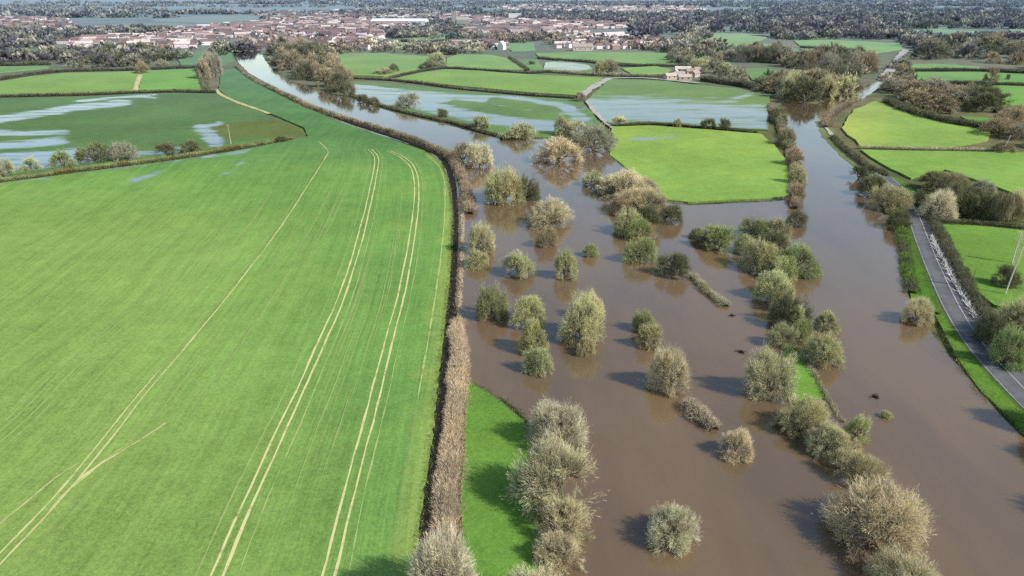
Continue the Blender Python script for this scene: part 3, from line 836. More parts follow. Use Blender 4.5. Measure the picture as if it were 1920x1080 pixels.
FL = 'trees standing in the floodwater'
NEARTREES = [
    # along the foot of the picture and the grass wedge
    (832, 968, 1128, 122, 'near_bare', 'pale', 'large pale bare tree at the near end of the brown hedge, beside the crop', 'trees along the grass wedge'),
    (1012, 1035, 1155, 125, 'near_bare', 'pale', 'bare tree at the foot of the grass wedge, nearest of that line', 'trees along the grass wedge'),
    (1046, 980, 1056, 92, 'near_bare', 'beige', 'small bare tree second from the foot of the line by the grass wedge', 'trees along the grass wedge'),
    (1054, 915, 1008, 102, 'near_bare', 'beige', 'mid-sized bare tree just below the biggest tree by the grass wedge', 'trees along the grass wedge'),
    (1047, 802, 952, 146, 'near_bare', 'beige', 'biggest bare tree by the grass wedge, its shadow on the grass', 'trees along the grass wedge'),
    (1048, 735, 845, 116, 'near_bare', 'pale', 'pale bare tree at the far tip of the grass wedge', 'trees along the grass wedge'),
    (1258, 932, 1018, 98, 'near_bare', 'pale', 'lone round bare tree in open brown water near the foot', FL),
    (1640, 878, 1024, 172, 'near_bare', 'beige', 'huge spreading bare tree in the water, largest of the near river bank', FL),
    (1604, 826, 905, 100, 'near_bare', 'olive', 'round bare tree with a black trunk, just beyond the huge spreading one', FL),
    (1694, 1022, 1125, 128, 'near_bare', 'beige', 'bare tree cut by the foot of the picture on the river bank', FL),
    (1552, 775, 852, 84, 'near_bare', 'olive', 'olive bare tree at the near end of the green strip', FL),
    (1508, 735, 812, 92, 'near_bare', 'olive', 'spreading olive tree with a forked trunk below the small green strip', FL),
    (1601, 770, 825, 46, 'near_leafy', 'olive', 'small bush on the river side of the low bank below the green strip', FL),
    (1442, 632, 745, 92, 'near_bare', 'beige', 'tall pale tree beside the small vivid green strip', FL),
    (1378, 795, 858, 66, 'near_bare', 'beige', 'small bare tree with a visible trunk at the end of a low thicket', FL),
    (1252, 640, 732, 74, 'near_bare', 'beige', 'rounded pale tree alone in mid water with a dark shadow', FL),
    (1218, 602, 652, 50, 'near_leafy', 'olive', 'small olive tree just beyond the rounded pale one', FL),
    (1206, 572, 622, 42, 'near_leafy', 'green', 'thin green bush beyond the small olive tree in mid water', FL),
    (1088, 545, 642, 88, 'near_bare', 'yellow', 'big yellowish tree with a clipped dense crown in the middle of the flood', FL),
    (1112, 535, 600, 40, 'near_bare', 'beige', 'thin pale bare tree behind the big yellowish tree', FL),
    (1098, 625, 665, 34, 'near_leafy', 'olive', 'little bush at the foot of the big yellowish tree', FL),
    (922, 524, 600, 58, 'near_leafy', 'green', 'greenest dense tree standing nearest the hedge in the flood', FL),
    (988, 546, 612, 68, 'near_leafy', 'olive', 'topmost tree of a file of three overlapping trees in the flood', FL),
    (998, 592, 662, 54, 'near_leafy', 'olive', 'middle tree of a file of three overlapping trees in the flood', FL),
    (1010, 645, 702, 60, 'near_leafy', 'olive', 'lowest tree of a file of three overlapping trees in the flood', FL),
    (905, 412, 476, 54, 'near_leafy', 'olive', 'bushy tree beside the hedge, upper of a touching pair', FL),
    (894, 462, 503, 48, 'near_leafy', 'olive', 'low round bush beside the hedge, lower of a touching pair', FL),
    (972, 458, 520, 60, 'near_leafy', 'olive', 'leaning olive tree between the hedge pair and a narrow upright tree', FL),
    (1060, 456, 524, 46, 'near_leafy', 'olive', 'narrow upright tree west of the tiny round bush', FL),
    (1107, 450, 482, 30, 'near_leafy', 'green', 'tiny round green bush with a brown reflection in mid flood', FL),
    (1030, 364, 428, 90, 'near_bare', 'beige', 'broad pale tree in the centre of the upper flood', FL),
    (1022, 420, 464, 42, 'near_bare', 'brown', 'faint brown sapling below the broad pale tree', FL),
    (1262, 460, 522, 66, 'near_leafy', 'dark', 'dark bushy tree east of the tree row, in open water', FL),
    (1200, 445, 492, 50, 'near_leafy', 'green', 'green tree at the near end of the long tree row', FL),
    (1178, 392, 440, 52, 'near_leafy', 'olive', 'olive tree third from the near end of the long tree row', FL),
    (1214, 382, 432, 48, 'near_leafy', 'dark', 'darker tree on the river side of the long tree row', FL),
    (1198, 350, 400, 70, 'near_bare', 'beige', 'pale bare tree halfway up the long tree row', FL),
    (1172, 318, 375, 78, 'near_bare', 'beige', 'pale broad tree at the far end of the long tree row', FL),
    (1258, 374, 420, 42, 'near_leafy', 'dark', 'dark bush against the corner of the bright four-sided field', FL),
    (1112, 318, 350, 38, 'mid_leafy', 'olive', 'small yellow-green bush beyond the long tree row', FL),
    (1132, 328, 356, 28, 'mid_leafy', 'olive', 'smallest bush beyond the long tree row', FL),
    (945, 298, 382, 76, 'near_bare', 'yellow', 'tall tawny tree in the upper flood, left of a dark one', FL),
    (930, 330, 384, 40, 'near_leafy', 'olive', 'short tree in front of the tall tawny tree', FL),
    (988, 316, 378, 48, 'near_leafy', 'dark', 'dark green tree beside the tall tawny one', FL),
    (900, 258, 318, 58, 'mid_bare', 'beige', 'grey-brown tree by the hedge bend, right of its twin', FL),
    (868, 262, 306, 46, 'mid_bare', 'brown', 'brown bare tree on the hedge bend itself', FL),
    (1050, 250, 312, 86, 'mid_bare', 'beige', 'wide low tree with visible limbs at the end of the flooded meadow', FL),
    (1112, 222, 290, 88, 'mid_bare', 'grey', 'grey bare tree on the meadow corner near the bright field', FL),
    (1080, 216, 262, 60, 'mid_bare', 'olive', 'olive tree behind the grey tree on the meadow corner', FL),
    (1055, 214, 256, 38, 'mid_leafy', 'olive', 'small tree at the meadow edge where the flooded track ends', FL),
    (975, 222, 264, 54, 'mid_leafy', 'olive', 'tree at the near end of the embankment between river and meadow', 'trees on the embankment'),
    (900, 212, 245, 38, 'mid_leafy', 'olive', 'yellow-green bush midway along the embankment', 'trees on the embankment'),
    (828, 202, 222, 24, 'mid_leafy', 'dark', 'small dark bush on the embankment below the round tree', 'trees on the embankment'),
    (765, 168, 206, 52, 'mid_bare', 'grey', 'round grey tree alone on the embankment beside the flooded meadow', 'trees on the embankment'),
    (700, 178, 200, 28, 'mid_leafy', 'dark', 'low dark bush on the embankment, upper of two', 'trees on the embankment'),
    (680, 172, 194, 24, 'mid_leafy', 'dark', 'low dark bush near the top of the embankment', 'trees on the embankment'),
    (652, 146, 182, 26, 'mid_leafy', 'dark', 'dark upright tree at the top of the embankment', 'trees on the embankment'),
    # between the two rivers, upper thicket
    (1307, 420, 448, 26, 'near_leafy', 'green', 'small green bush at the west end of the upper thicket', 'thicket trees between the rivers'),
    (1348, 416, 468, 52, 'near_leafy', 'green', 'green bushy tree second from the west of the upper thicket', 'thicket trees between the rivers'),
    (1324, 438, 464, 38, 'near_leafy', 'dark', 'low dark bush between the two western trees of the upper thicket', 'thicket trees between the rivers'),
    (1414, 404, 446, 50, 'near_leafy', 'green', 'clear green tree at the far side of the upper thicket', 'thicket trees between the rivers'),
    (1454, 408, 452, 44, 'near_leafy', 'olive', 'olive tree at the far side of the upper thicket next to the river', 'thicket trees between the rivers'),
    (1446, 432, 478, 52, 'near_leafy', 'dark', 'dark tree in the heart of the upper thicket', 'thicket trees between the rivers'),
    (1490, 392, 424, 34, 'near_leafy', 'dark', 'round dark bush at the end of the brown river bank hedge', 'thicket trees between the rivers'),
    (1424, 446, 508, 66, 'near_leafy', 'olive', 'broad olive tree on the near side of the upper thicket', 'thicket trees between the rivers'),
    (1494, 456, 514, 66, 'near_leafy', 'green', 'wide dark-hearted tree leaning over the river from the upper thicket', 'thicket trees between the rivers'),
    (1448, 502, 560, 58, 'near_leafy', 'olive', 'rounded olive tree below the upper thicket', 'thicket trees between the rivers'),
    (1474, 550, 612, 58, 'near_leafy', 'dark', 'darkest tree on the bank between the rivers', 'thicket trees between the rivers'),
    (1500, 590, 640, 40, 'near_leafy', 'green', 'green bush at the tip of the vivid green strip', 'thicket trees between the rivers'),
    (1550, 580, 620, 38, 'near_leafy', 'olive', 'small bush standing alone in the river off the bank', 'thicket trees between the rivers'),
    (1540, 616, 682, 70, 'near_leafy', 'olive', 'wide olive tree overhanging the river by the vivid green strip', 'thicket trees between the rivers'),
    (1660, 764, 784, 22, 'near_leafy', 'yellow', 'tiny yellow bush alone in the open river', FL),
    # right bank of the road river
    (1718, 548, 608, 58, 'near_bare', 'beige', 'pale tree on the road bank with a brown reflection below it', 'trees on the road bank'),
    (1636, 322, 372, 62, 'near_leafy', 'dark', 'dark tree at the far end of the road bank', 'trees on the road bank'),
    (1668, 336, 398, 68, 'near_bare', 'olive', 'olive tree leaning over the river before the road', 'trees on the road bank'),
    (1682, 384, 432, 46, 'near_leafy', 'dark', 'dark bush under the olive tree at the road bank', 'trees on the road bank'),
    (1610, 308, 338, 34, 'mid_leafy', 'dark', 'small dark bush where the river narrows beside the road', 'trees on the road bank'),
    # wood over the road
    (1756, 352, 414, 66, 'near_bare', 'pale', 'pale bare tree where the road leaves the wood', 'trees of the roadside wood'),
    (1750, 312, 362, 70, 'near_leafy', 'dark', 'dark rounded tree at the back of the roadside wood', 'trees of the roadside wood'),
    (1792, 336, 404, 70, 'near_leafy', 'dark', 'dark tree in the middle of the roadside wood', 'trees of the roadside wood'),
    (1826, 342, 408, 64, 'near_leafy', 'dark', 'dark tree next to the weeping willow', 'trees of the roadside wood'),
    (1786, 318, 356, 52, 'near_bare', 'brown', 'brown bare tree at the far edge of the roadside wood', 'trees of the roadside wood'),
    (1716, 350, 390, 42, 'near_leafy', 'dark', 'small dark tree overhanging the start of the road', 'trees of the roadside wood'),
    (1842, 330, 362, 44, 'mid_bare', 'grey', 'grey bare tree behind the weeping willow', 'trees of the roadside wood'),
    (1898, 348, 412, 56, 'near_bare', 'olive', 'olive tree on the field side of the weeping willow', 'trees of the roadside wood'),
    # trees below the paddock
    (1900, 540, 640, 84, 'near_bare', 'olive', 'tall olive bare tree at the paddock foot', 'trees below the paddock'),
    (1856, 574, 648, 62, 'near_leafy', 'dark', 'dark tree between the road and the paddock foot', 'trees below the paddock'),
    (1890, 600, 690, 70, 'near_leafy', 'green', 'bushy green tree nearest the road below the paddock', 'trees below the paddock'),
    (1928, 590, 680, 70, 'near_leafy', 'dark', 'dark tree cut by the picture edge below the paddock', 'trees below the paddock'),
    (1882, 490, 540, 46, 'near_leafy', 'dark', 'dark shrub in the paddock under the two pale poles', 'trees below the paddock'),
    # left: row on the waterlogged field margin
    (8, 292, 332, 34, 'mid_bare', 'olive', 'greyish bush at the outer end of the field margin row', 'trees on the flooded field margin'),
    (58, 288, 322, 38, 'mid_bare', 'olive', 'olive round bush with floodwater all round it', 'trees on the flooded field margin'),
    (120, 277, 316, 40, 'mid_leafy', 'green', 'round grey-green bush left of the dark margin tree', 'trees on the flooded field margin'),
    (181, 264, 308, 68, 'mid_leafy', 'dark', 'biggest dark tree on the flooded field margin', 'trees on the flooded field margin'),
    (235, 260, 303, 42, 'mid_bare', 'grey', 'thin bare tree right of the dark margin tree', 'trees on the flooded field margin'),
    (312, 262, 292, 36, 'mid_leafy', 'dark', 'first of two small dark bushes on the field margin', 'trees on the flooded field margin'),
    (360, 256, 289, 38, 'mid_leafy', 'dark', 'second of two small dark bushes on the field margin', 'trees on the flooded field margin'),
    (528, 252, 268, 26, 'mid_leafy', 'dark', 'low dark bush at the field corner end of the margin', 'trees on the flooded field margin'),
    (1152, 322, 356, 40, 'near_bare', 'olive', 'small olive tree on the flood side of the far end of the long tree row', FL),
    (1224, 356, 404, 44, 'near_bare', 'beige', 'bare tree on the bright field side of the long tree row', FL),
    (1196, 408, 448, 46, 'near_leafy', 'green', 'green bush second from the near end of the long tree row', FL),
    (1168, 360, 404, 44, 'near_bare', 'brown', 'brownish tree in the middle of the long tree row', FL),
    (1206, 328, 366, 46, 'near_bare', 'beige', 'pale tree of the long tree row nearest the bright field', FL),
    (1472, 476, 522, 46, 'near_leafy', 'green', 'green tree wedged in the near side of the upper thicket', 'thicket trees between the rivers'),
    (1398, 438, 476, 38, 'near_leafy', 'olive', 'olive bush on the flood side of the upper thicket', 'thicket trees between the rivers'),
    (1462, 528, 580, 44, 'near_leafy', 'olive', 'olive tree between the rounded and the darkest bank trees', 'thicket trees between the rivers'),
    (1480, 754, 812, 66, 'near_bare', 'olive', 'olive tree on the flood side of the forked-trunk tree', FL),
    (1578, 800, 860, 62, 'near_bare', 'olive', 'olive tree between the green strip end and the black-trunked tree', FL),
    (1978, 690, 815, 90, 'near_bare', 'olive', 'tree beyond the road whose shadow falls on the river, farthest of three', 'trees outside the road casting shadows on the river'),
    (2035, 765, 885, 95, 'near_bare', 'olive', 'tree beyond the road whose shadow falls on the river, middle of three', 'trees outside the road casting shadows on the river'),
    (2075, 862, 990, 100, 'near_bare', 'olive', 'tree beyond the road whose shadow falls on the river, nearest of three', 'trees outside the road casting shadows on the river'),
    (1456, 196, 232, 36, 'mid_bare', 'dark', 'dark tree topping the ragged hedge by the river, first from the far end', 'trees in the ragged river hedge'),
    (1474, 232, 274, 40, 'mid_bare', 'brown', 'brown tree in the ragged river hedge level with the far corner of the bright field', 'trees in the ragged river hedge'),
    (1488, 270, 312, 38, 'mid_bare', 'brown', 'brown tree in the ragged river hedge halfway down the bright field', 'trees in the ragged river hedge'),
    (1494, 306, 346, 34, 'mid_bare', 'olive', 'olive tree in the ragged river hedge below the halfway brown one', 'trees in the ragged river hedge'),
    (1490, 338, 380, 36, 'mid_bare', 'brown', 'brown tree in the ragged river hedge nearest the round dark bush', 'trees in the ragged river hedge'),
    (1458, 480, 524, 48, 'near_leafy', 'olive', 'olive tree joining the upper thicket to the rounded tree below it', 'thicket trees between the rivers'),
    (1492, 572, 622, 40, 'near_leafy', 'olive', 'olive bush pressed against the darkest bank tree', 'thicket trees between the rivers'),
    (1464, 604, 650, 40, 'near_bare', 'olive', 'grey-olive bush just beyond the tall pale tree of the green strip', 'thicket trees between the rivers'),
    # single trees of the mid distance
    (1328, 220, 244, 30, 'mid_leafy', 'dark', 'dark bush on the hedge above the bright field, western of two', 'lone trees of the middle fields'),
    (1356, 220, 246, 24, 'mid_leafy', 'dark', 'dark bush on the hedge above the bright field, eastern of two', 'lone trees of the middle fields'),
    (1270, 218, 238, 18, 'mid_leafy', 'olive', 'small bush on the water edge above the bright field', 'lone trees of the middle fields'),
    (1160, 216, 236, 34, 'mid_leafy', 'olive', 'low thorn at the western end of the hedge above the bright field', 'lone trees of the middle fields'),
    (1088, 168, 192, 22, 'mid_bare', 'brown', 'brown tree at the foot of the stony lane', 'lone trees of the middle fields'),
    (722, 124, 142, 40, 'mid_leafy', 'olive', 'olive bush on the hedge between two green fields', 'lone trees of the middle fields'),
    (738, 118, 136, 20, 'mid_leafy', 'dark', 'dark tree beside the olive bush between two green fields', 'lone trees of the middle fields'),
    (818, 92, 126, 44, 'mid_bare', 'olive', 'broad olive tree where three fields meet', 'lone trees of the middle fields'),
    (800, 112, 130, 30, 'mid_leafy', 'dark', 'low dark tree under the broad olive one', 'lone trees of the middle fields'),
    (1140, 108, 142, 46, 'mid_bare', 'grey', 'grey bare tree by the lane before the farm', 'lone trees of the middle fields'),
    (1128, 112, 142, 26, 'mid_leafy', 'olive', 'olive tree beside the grey one by the lane', 'lone trees of the middle fields'),
    (1856, 118, 158, 26, 'mid_bare', 'brown', 'slim brown tree standing in the far green field', 'lone trees of the middle fields'),
    (1888, 138, 150, 8, 'mid_leafy', 'dark', 'tiny dark tree in the far green field', 'lone trees of the middle fields'),
    (1880, 262, 288, 40, 'mid_bare', 'brown', 'brown tree with a white leaning stem at the yellow field corner', 'lone trees of the middle fields'),
    (996, 112, 122, 14, 'mid_leafy', 'dark', 'small dark thorn on the hedge behind the flooded patch', 'lone trees of the middle fields'),
    (268, 112, 140, 26, 'mid_bare', 'brown', 'bare tree at the head of the pale track', 'lone trees of the middle fields'),
]
for r in NEARTREES:
    isb = ' bush' in r[6].replace('bushy', '').split(' beside')[0].split(' under')[0][:60] and r[3] < 50
    tree(*r, cat='bush' if isb else 'tree', name='bush' if isb else 'tree')


def thicket(pxline, w, h, colr, label, cat='thicket', name='thicket', **k):
    return hedge(pxline, w, h, colr, label, cat=cat, name=name, **k)


def hedge(pxline, w, h, colr, label, group=None, dens=7.0, bl=.9, bw=.10, core=True, cat='hedge', name='hedge', z=-.3, bump=.35, up=.8, ragged=1.0, shade2=None):
    P = smooth_line([p[:2] for p in ground(pxline)], 1.0)
    seg = np.linalg.norm(np.diff(P, axis=0), axis=1); cum = np.concatenate([[0], np.cumsum(seg)])
    L = cum[-1]
    far = max(1.0, np.mean([depth((p[0], p[1], 0)) for p in P]) / 200)
    bl = bl * far ** .55; bw = bw * far ** .9
    n = int(min(26000, L * w * dens * 4 / far ** 1.2))
    s = rng.uniform(0, L, n)
    X = np.interp(s, cum, P[:, 0]); Y = np.interp(s, cum, P[:, 1])
    T = np.gradient(P, axis=0); T /= np.linalg.norm(T, axis=1)[:, None] + 1e-9
    tx = np.interp(s, cum, T[:, 0]); ty = np.interp(s, cum, T[:, 1])
    sd = rng.uniform(0, 100)
    hv = np.array([1 + bump * (mnoise.noise(Vector((k / (5 * far), sd, 0))) * 1.3 + .6 * mnoise.noise(Vector((k / (1.7 * far), sd, 3)))) for k in s])
    wv = np.array([.82 + ragged * .55 * mnoise.noise(Vector((k / (3.2 * far), sd + 31, 2))) + .3 * mnoise.noise(Vector((k / (11 * far), sd + 37, 2))) for k in s]).clip(.3, 1.5)
    # dome section: most foliage near the surface
    a = rng.uniform(0, PI, n); rr = np.sqrt(rng.uniform(.2, 1, n))
    cx = np.cos(a) * rr * w / 2 * wv * 1.15 + np.array([mnoise.noise(Vector((k / (7 * far), sd + 51, 2))) for k in s]) * w * .12; cz = (np.abs(np.sin(a)) ** .7) * rr * h * hv * .85
    C = np.stack([X + ty * cx, Y - tx * cx, cz], 1)
    D = np.stack([ty * np.cos(a) * .8, -tx * np.cos(a) * .8, np.abs(np.sin(a)) * up + .25], 1) + rng.normal(0, .42, (n, 3))
    sh = np.clip(rng.normal(1, .22, n), .45, 1.7) * (.68 + .45 * np.clip(cz / (h + .01), 0, 1)) * np.array([.9 + .3 * mnoise.noise(Vector((k / 4.0, sd + 9, 1))) for k in s])  # upper foliage painted lighter, as if lit from above
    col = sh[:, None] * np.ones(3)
    if shade2 is not None:
        m = np.array([mnoise.noise(Vector((k / 9.0, sd + 3, 1))) for k in s]) > .05
        col[m] *= np.array(shade2)
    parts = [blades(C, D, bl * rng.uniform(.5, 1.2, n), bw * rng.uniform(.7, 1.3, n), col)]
    if core:  # dark core added to paint the shade inside and block gaps
        m = max(4, int(L / (2.0 * far))); t = np.linspace(0, L, m)
        x = np.interp(t, cum, P[:, 0]); y = np.interp(t, cum, P[:, 1]); ax = np.interp(t, cum, T[:, 1]); ay = -np.interp(t, cum, T[:, 0])
        hh = h * (.52 + .12 * rng.normal(size=m).clip(-1, 1)); ww = w * .28
        V = np.zeros((m, 4, 3))
        V[:, 0] = np.stack([x + ax * ww, y + ay * ww, np.zeros(m)], 1); V[:, 1] = np.stack([x + ax * ww * .5, y + ay * ww * .5, hh], 1)
        V[:, 2] = np.stack([x - ax * ww * .5, y - ay * ww * .5, hh], 1); V[:, 3] = np.stack([x - ax * ww, y - ay * ww, np.zeros(m)], 1)
        q = np.array([(i * 4 + k, i * 4 + k + 1, i * 4 + k + 5, i * 4 + k + 4) for i in range(m - 1) for k in range(3)])
        parts.append((V.reshape(-1, 3), q, np.full((m * 4, 3), .22)))
    V, Q, Cc = merge(parts)
    o0 = np.array((P[len(P) // 2][0], P[len(P) // 2][1], 0))
    me = mesh_np(name, V - o0, Q, col=Cc, mats=[M['leaf']])
    o = link(name, me, loc=(o0[0], o0[1], z), color=np.array(SHADE[colr]) * rng.uniform(.92, 1.08))
    return tag(o, label, cat, group)


# the cut brown hedge, wide near the camera, thinning up the crop edge
hedge([(833, 1020), (838, 960), (846, 900), (851, 840), (856, 770), (860, 700), (859, 650), (857, 606)], 5.3, 2.4, 'rust', 'broad tawny cut hedge between crop ditch and grass wedge', dens=34, bl=.65, bw=.034, bump=.16, up=1.5, ragged=.35, shade2=(1.04, 1.0, .95))
hedge([(860, 600), (864, 540), (867, 470), (868, 420), (866, 372)], 1.1, .7, 'rust', 'thin low brown hedge line between ditch and flood', dens=9, bl=.5, bw=.06)
hedge([(882, 402), (876, 370), (866, 335), (852, 305), (836, 288)], 5.0, 3.2, 'brown', 'thick brown hedge round the bend of the crop edge', dens=9, bl=.9, bw=.08)
hedge([(833, 290), (804, 274), (770, 261), (733, 249), (688, 236), (648, 224)], 4.2, 2.4, 'brown', 'brown hedge on the river side of the crop, above the bend', dens=8, bl=.9, bw=.08, shade2=(.6, .7, .6))
hedge([(646, 223), (606, 210), (570, 195), (534, 178), (500, 162), (465, 143), (445, 124)], 4.5, 2.2, 'brown', 'far length of brown hedge where the crop meets the river', dens=6, shade2=(.55, .75, .6))
hedge([(655, 178), (700, 194), (745, 207), (800, 220), (850, 231), (900, 246), (935, 255), (985, 262)], 3.5, 1.5, 'dark', 'dark embankment hedge between river and flooded meadow', dens=6)
hedge([(0, 340), (80, 329), (150, 319), (230, 309), (300, 300), (370, 290), (430, 280), (500, 270), (548, 260)], 5.0, 1.1, 'green', 'low dark green hedge bank between crop and flooded pasture', dens=6, shade2=(.8, .6, .5))
hedge([(-40, 183), (60, 180), (150, 178), (260, 174), (330, 172), (405, 173)], 4.0, 2.0, 'dark', 'dark hedge across the top of the flooded pasture')
hedge([(646, 146), (690, 148), (738, 151), (800, 158), (870, 168), (940, 174), (1000, 179), (1080, 184)], 3.0, 1.8, 'dark', 'dark hedge between the wide green field and the flooded meadow')
hedge([(730, 149), (760, 140), (790, 134), (835, 128), (900, 131), (985, 137), (1032, 135)], 3.0, 1.8, 'dark', 'dark hedge along the far side of the wide green field')
hedge([(955, 109), (972, 120), (990, 132)], 4.0, 2.2, 'dark', 'slanting dark hedge beside the pale green field')
hedge([(1008, 109), (1050, 113), (1100, 116), (1160, 123), (1240, 124), (1330, 124)], 4.0, 2.2, 'dark', 'dark hedge along the near side of the long green field')
hedge([(1018, 134), (1060, 137), (1120, 141), (1200, 143), (1250, 144)], 5.0, 2.5, 'olive', 'scrubby hedge between flooded patch and the lane')
hedge([(1144, 237), (1220, 233), (1280, 236), (1330, 241), (1420, 249)], 2.6, 1.3, 'dark', 'thin dark hedge at the top of the bright four-sided field')
hedge([(1444, 200), (1458, 225), (1470, 255), (1482, 285), (1490, 320), (1492, 360), (1490, 392)], 5.0, 2.8, 'brown', 'ragged brown hedge along the river beside the bright field', dens=11, bl=.9, bw=.06, bump=.85, shade2=(.7, .85, .7))
hedge([(1562, 258), (1580, 278), (1605, 298), (1632, 318), (1660, 330)], 4.0, 2.2, 'dark', 'dark hedge on the field side of the river road')
hedge([(1548, 240), (1552, 225), (1566, 210), (1590, 198)], 6.0, 3.2, 'brown', 'brown bushes on the river bank at the narrows')
hedge([(1662, 192), (1700, 208), (1745, 222), (1800, 234), (1866, 243)], 9.0, 4.5, 'dark', 'dark thick hedge above the rounded yellow-green field')
hedge([(1608, 277), (1700, 279), (1780, 281), (1868, 282)], 2.0, 1.0, 'pale', 'thin pale hedge between the two long bright fields')
hedge([(1738, 402), (1760, 440), (1786, 490), (1812, 540), (1842, 590), (1880, 640), (1930, 690)], 5.0, 3.3, 'dark', 'dark roadside hedge along the paddock', dens=12, bl=.6, bw=.07)
hedge([(1760, 418), (1830, 422), (1920, 430)], 4.0, 2.0, 'dark', 'dark hedge under the roadside wood at the paddock top')
hedge([(1690, 432), (1698, 480), (1704, 520), (1712, 552)], 4.5, 2.2, 'dark', 'dark scrub along the river foot of the road', dens=9, bl=.6, bw=.07, shade2=(1.1, 1.7, .6))
hedge([(1504, 668), (1524, 700), (1544, 735), (1562, 768), (1580, 792)], 1.8, 1.0, 'olive', 'low grey-green bank hedge on the river edge of the green strip', dens=14, bl=.4, bw=.05)
hedge([(1280, 83), (1330, 84), (1362, 92), (1420, 98), (1490, 101), (1600, 106)], 6.0, 3.5, 'dark', 'dark hedge before the long tree belt')
hedge([(1500, 89), (1560, 91), (1612, 97)], 4.0, 2.2, 'dark', 'short dark hedge inside the bright bend field')
hedge([(1696, 134), (1760, 133), (1840, 133), (1960, 139)], 6.0, 3.0, 'dark', 'dark hedge between the two far green fields by the lane')
hedge([(1720, 157), (1800, 157), (1880, 160), (1980, 163)], 6.0, 3.0, 'dark', 'dark hedge below the field with the slim brown tree')
hedge([(-40, 152), (0, 149), (60, 140), (120, 134), (200, 132), (280, 130), (372, 126)], 5.0, 2.6, 'dark', 'dark hedge along the top of the two green pastures')
hedge([(373, 130), (379, 150), (387, 170)], 5.0, 2.0, 'dark', 'short dark hedge beside the tall bare clump')
hedge([(-40, 122), (40, 122), (95, 121)], 6.0, 3.0, 'dark', 'dark hedge behind the thin strip of pasture')
hedge([(1242, 377), (1290, 383), (1360, 380), (1440, 377), (1476, 373)], 1.2, .6, 'dark', 'dark earthy bank edge at the foot of the bright field', dens=8, bl=.4, bw=.06)
hedge([(1316, 150), (1370, 158), (1430, 168), (1480, 178)], 9.0, 4.5, 'dark', 'thick dark hedge over the half drowned field')
hedge([(752, 77), (800, 79), (866, 76)], 6.0, 3.0, 'dark', 'dark hedge before the small town-edge field')
hedge([(1865, 210), (1900, 208), (1980, 212)], 8.0, 3.4, 'dark', 'dark hedge under the steep field')
hedge([(936, 746), (958, 762), (982, 786), (1000, 806)], 1.6, .7, 'dark', 'muddy dark bank at the tip of the grass wedge', dens=12, bl=.35, bw=.05)
thicket([(1296, 518), (1318, 540), (1340, 560), (1362, 576)], 3.2, 2.0, 'olive', 'low slanting thicket in the water beside the dark bushy tree', dens=16, bl=.55, bw=.06)
thicket([(1288, 758), (1304, 776), (1322, 792), (1340, 808)], 4.0, 3.0, 'beige', 'pale low thicket in the water leading to a small bare tree', dens=15, bl=.7, bw=.06)
thicket([(940, 262), (965, 256), (990, 252)], 5, 3.5, 'olive', 'straggling willow scrub at the end of the embankment', dens=8)

# rank grass and dead stalks fringing the ditch, the banks and the verges: nobody could count it
parts = []
for line, w, dn, c1, c2 in [
        ([(768, 1130), (793, 960), (813, 800), (823, 690), (837, 580), (845, 480), (847, 400), (839, 340), (823, 303), (794, 284)], .9, 26, (.20, .27, .06), (.42, .38, .17)),
        ([(876, 712), (868, 840), (862, 960), (876, 1130)], 1.0, 22, (.16, .22, .05), (.45, .36, .2)),
        ([(884, 720), (930, 745), (985, 790), (1002, 860), (1010, 960), (1010, 1130)], 1.3, 26, (.12, .19, .04), (.30, .26, .13)),
        ([(1470, 640), (1490, 650), (1512, 685), (1545, 745), (1520, 760), (1478, 748), (1468, 700), (1470, 640)], 1.0, 24, (.13, .2, .05), (.34, .3, .16)),
        ([(1750, 588), (1790, 665), (1840, 735), (1900, 790), (1960, 860)], 1.6, 26, (.12, .18, .04), (.33, .28, .15)),
        ([(1700, 425), (1722, 490), (1748, 560), (1800, 645), (1860, 710), (1930, 775)], 1.4, 18, (.15, .21, .05), (.36, .32, .16)),
        ([(1250, 377), (1290, 382), (1440, 375), (1480, 369)], 1.2, 14, (.14, .17, .05), (.30, .23, .13)),
        ([(1142, 292), (1200, 335), (1250, 376)], 1.2, 14, (.16, .22, .05), (.36, .32, .17)),
        ([(852, 590), (858, 540), (861, 470), (862, 420), (858, 370)], .8, 16, (.30, .24, .13), (.45, .37, .22)),
        ([(0, 344), (150, 323), (300, 304), (430, 285), (520, 266)], 1.6, 10, (.13, .18, .05), (.24, .25, .09))]:
    P = smooth_line([p_[:2] for p_ in ground(line)], 1.0)
    seg = np.linalg.norm(np.diff(P, axis=0), axis=1); cum = np.concatenate([[0], np.cumsum(seg)])
    k = int(cum[-1] * dn); s = rng.uniform(0, cum[-1], k)
    s = s[np.array([mnoise.noise(Vector((t_ / 2.2, w, dn))) + .35 * mnoise.noise(Vector((t_ / .6, 3, dn))) > -.22 for t_ in s])]; k = len(s)
    C = np.stack([np.interp(s, cum, P[:, 0]), np.interp(s, cum, P[:, 1]), np.full(k, .12)], 1)
    C[:, :2] += rng.normal(0, w * .5, (k, 2))
    m = rng.uniform(0, 1, (k, 1)) ** 1.5
    col = (np.array(c1) * (1 - m) + np.array(c2) * m) * rng.uniform(.6, 1.3, (k, 1))
    parts.append(blades(C, rng.normal(0, .55, (k, 3)) + (0, 0, 1), rng.uniform(.25, .8, k), rng.uniform(.06, .16, k), col, 1.2, .3))
V, Q, Cc = merge(parts)
tag(link('grass', mesh_np('grass', V, Q, col=Cc, mats=[M['leaf']])), 'rank grass and dead stalks fringing the ditch, banks and verges', kind='stuff')

# ------------------------------------------------------------------ woods of single trees
def in_poly(x, y, poly):
    r = False
    j = len(poly) - 1
    for i in range(len(poly)):
        xi, yi = poly[i]; xj, yj = poly[j]
        if (yi > y) != (yj > y) and x < (xj - xi) * (y - yi) / (yj - yi) + xi: r = not r
        j = i
    return r


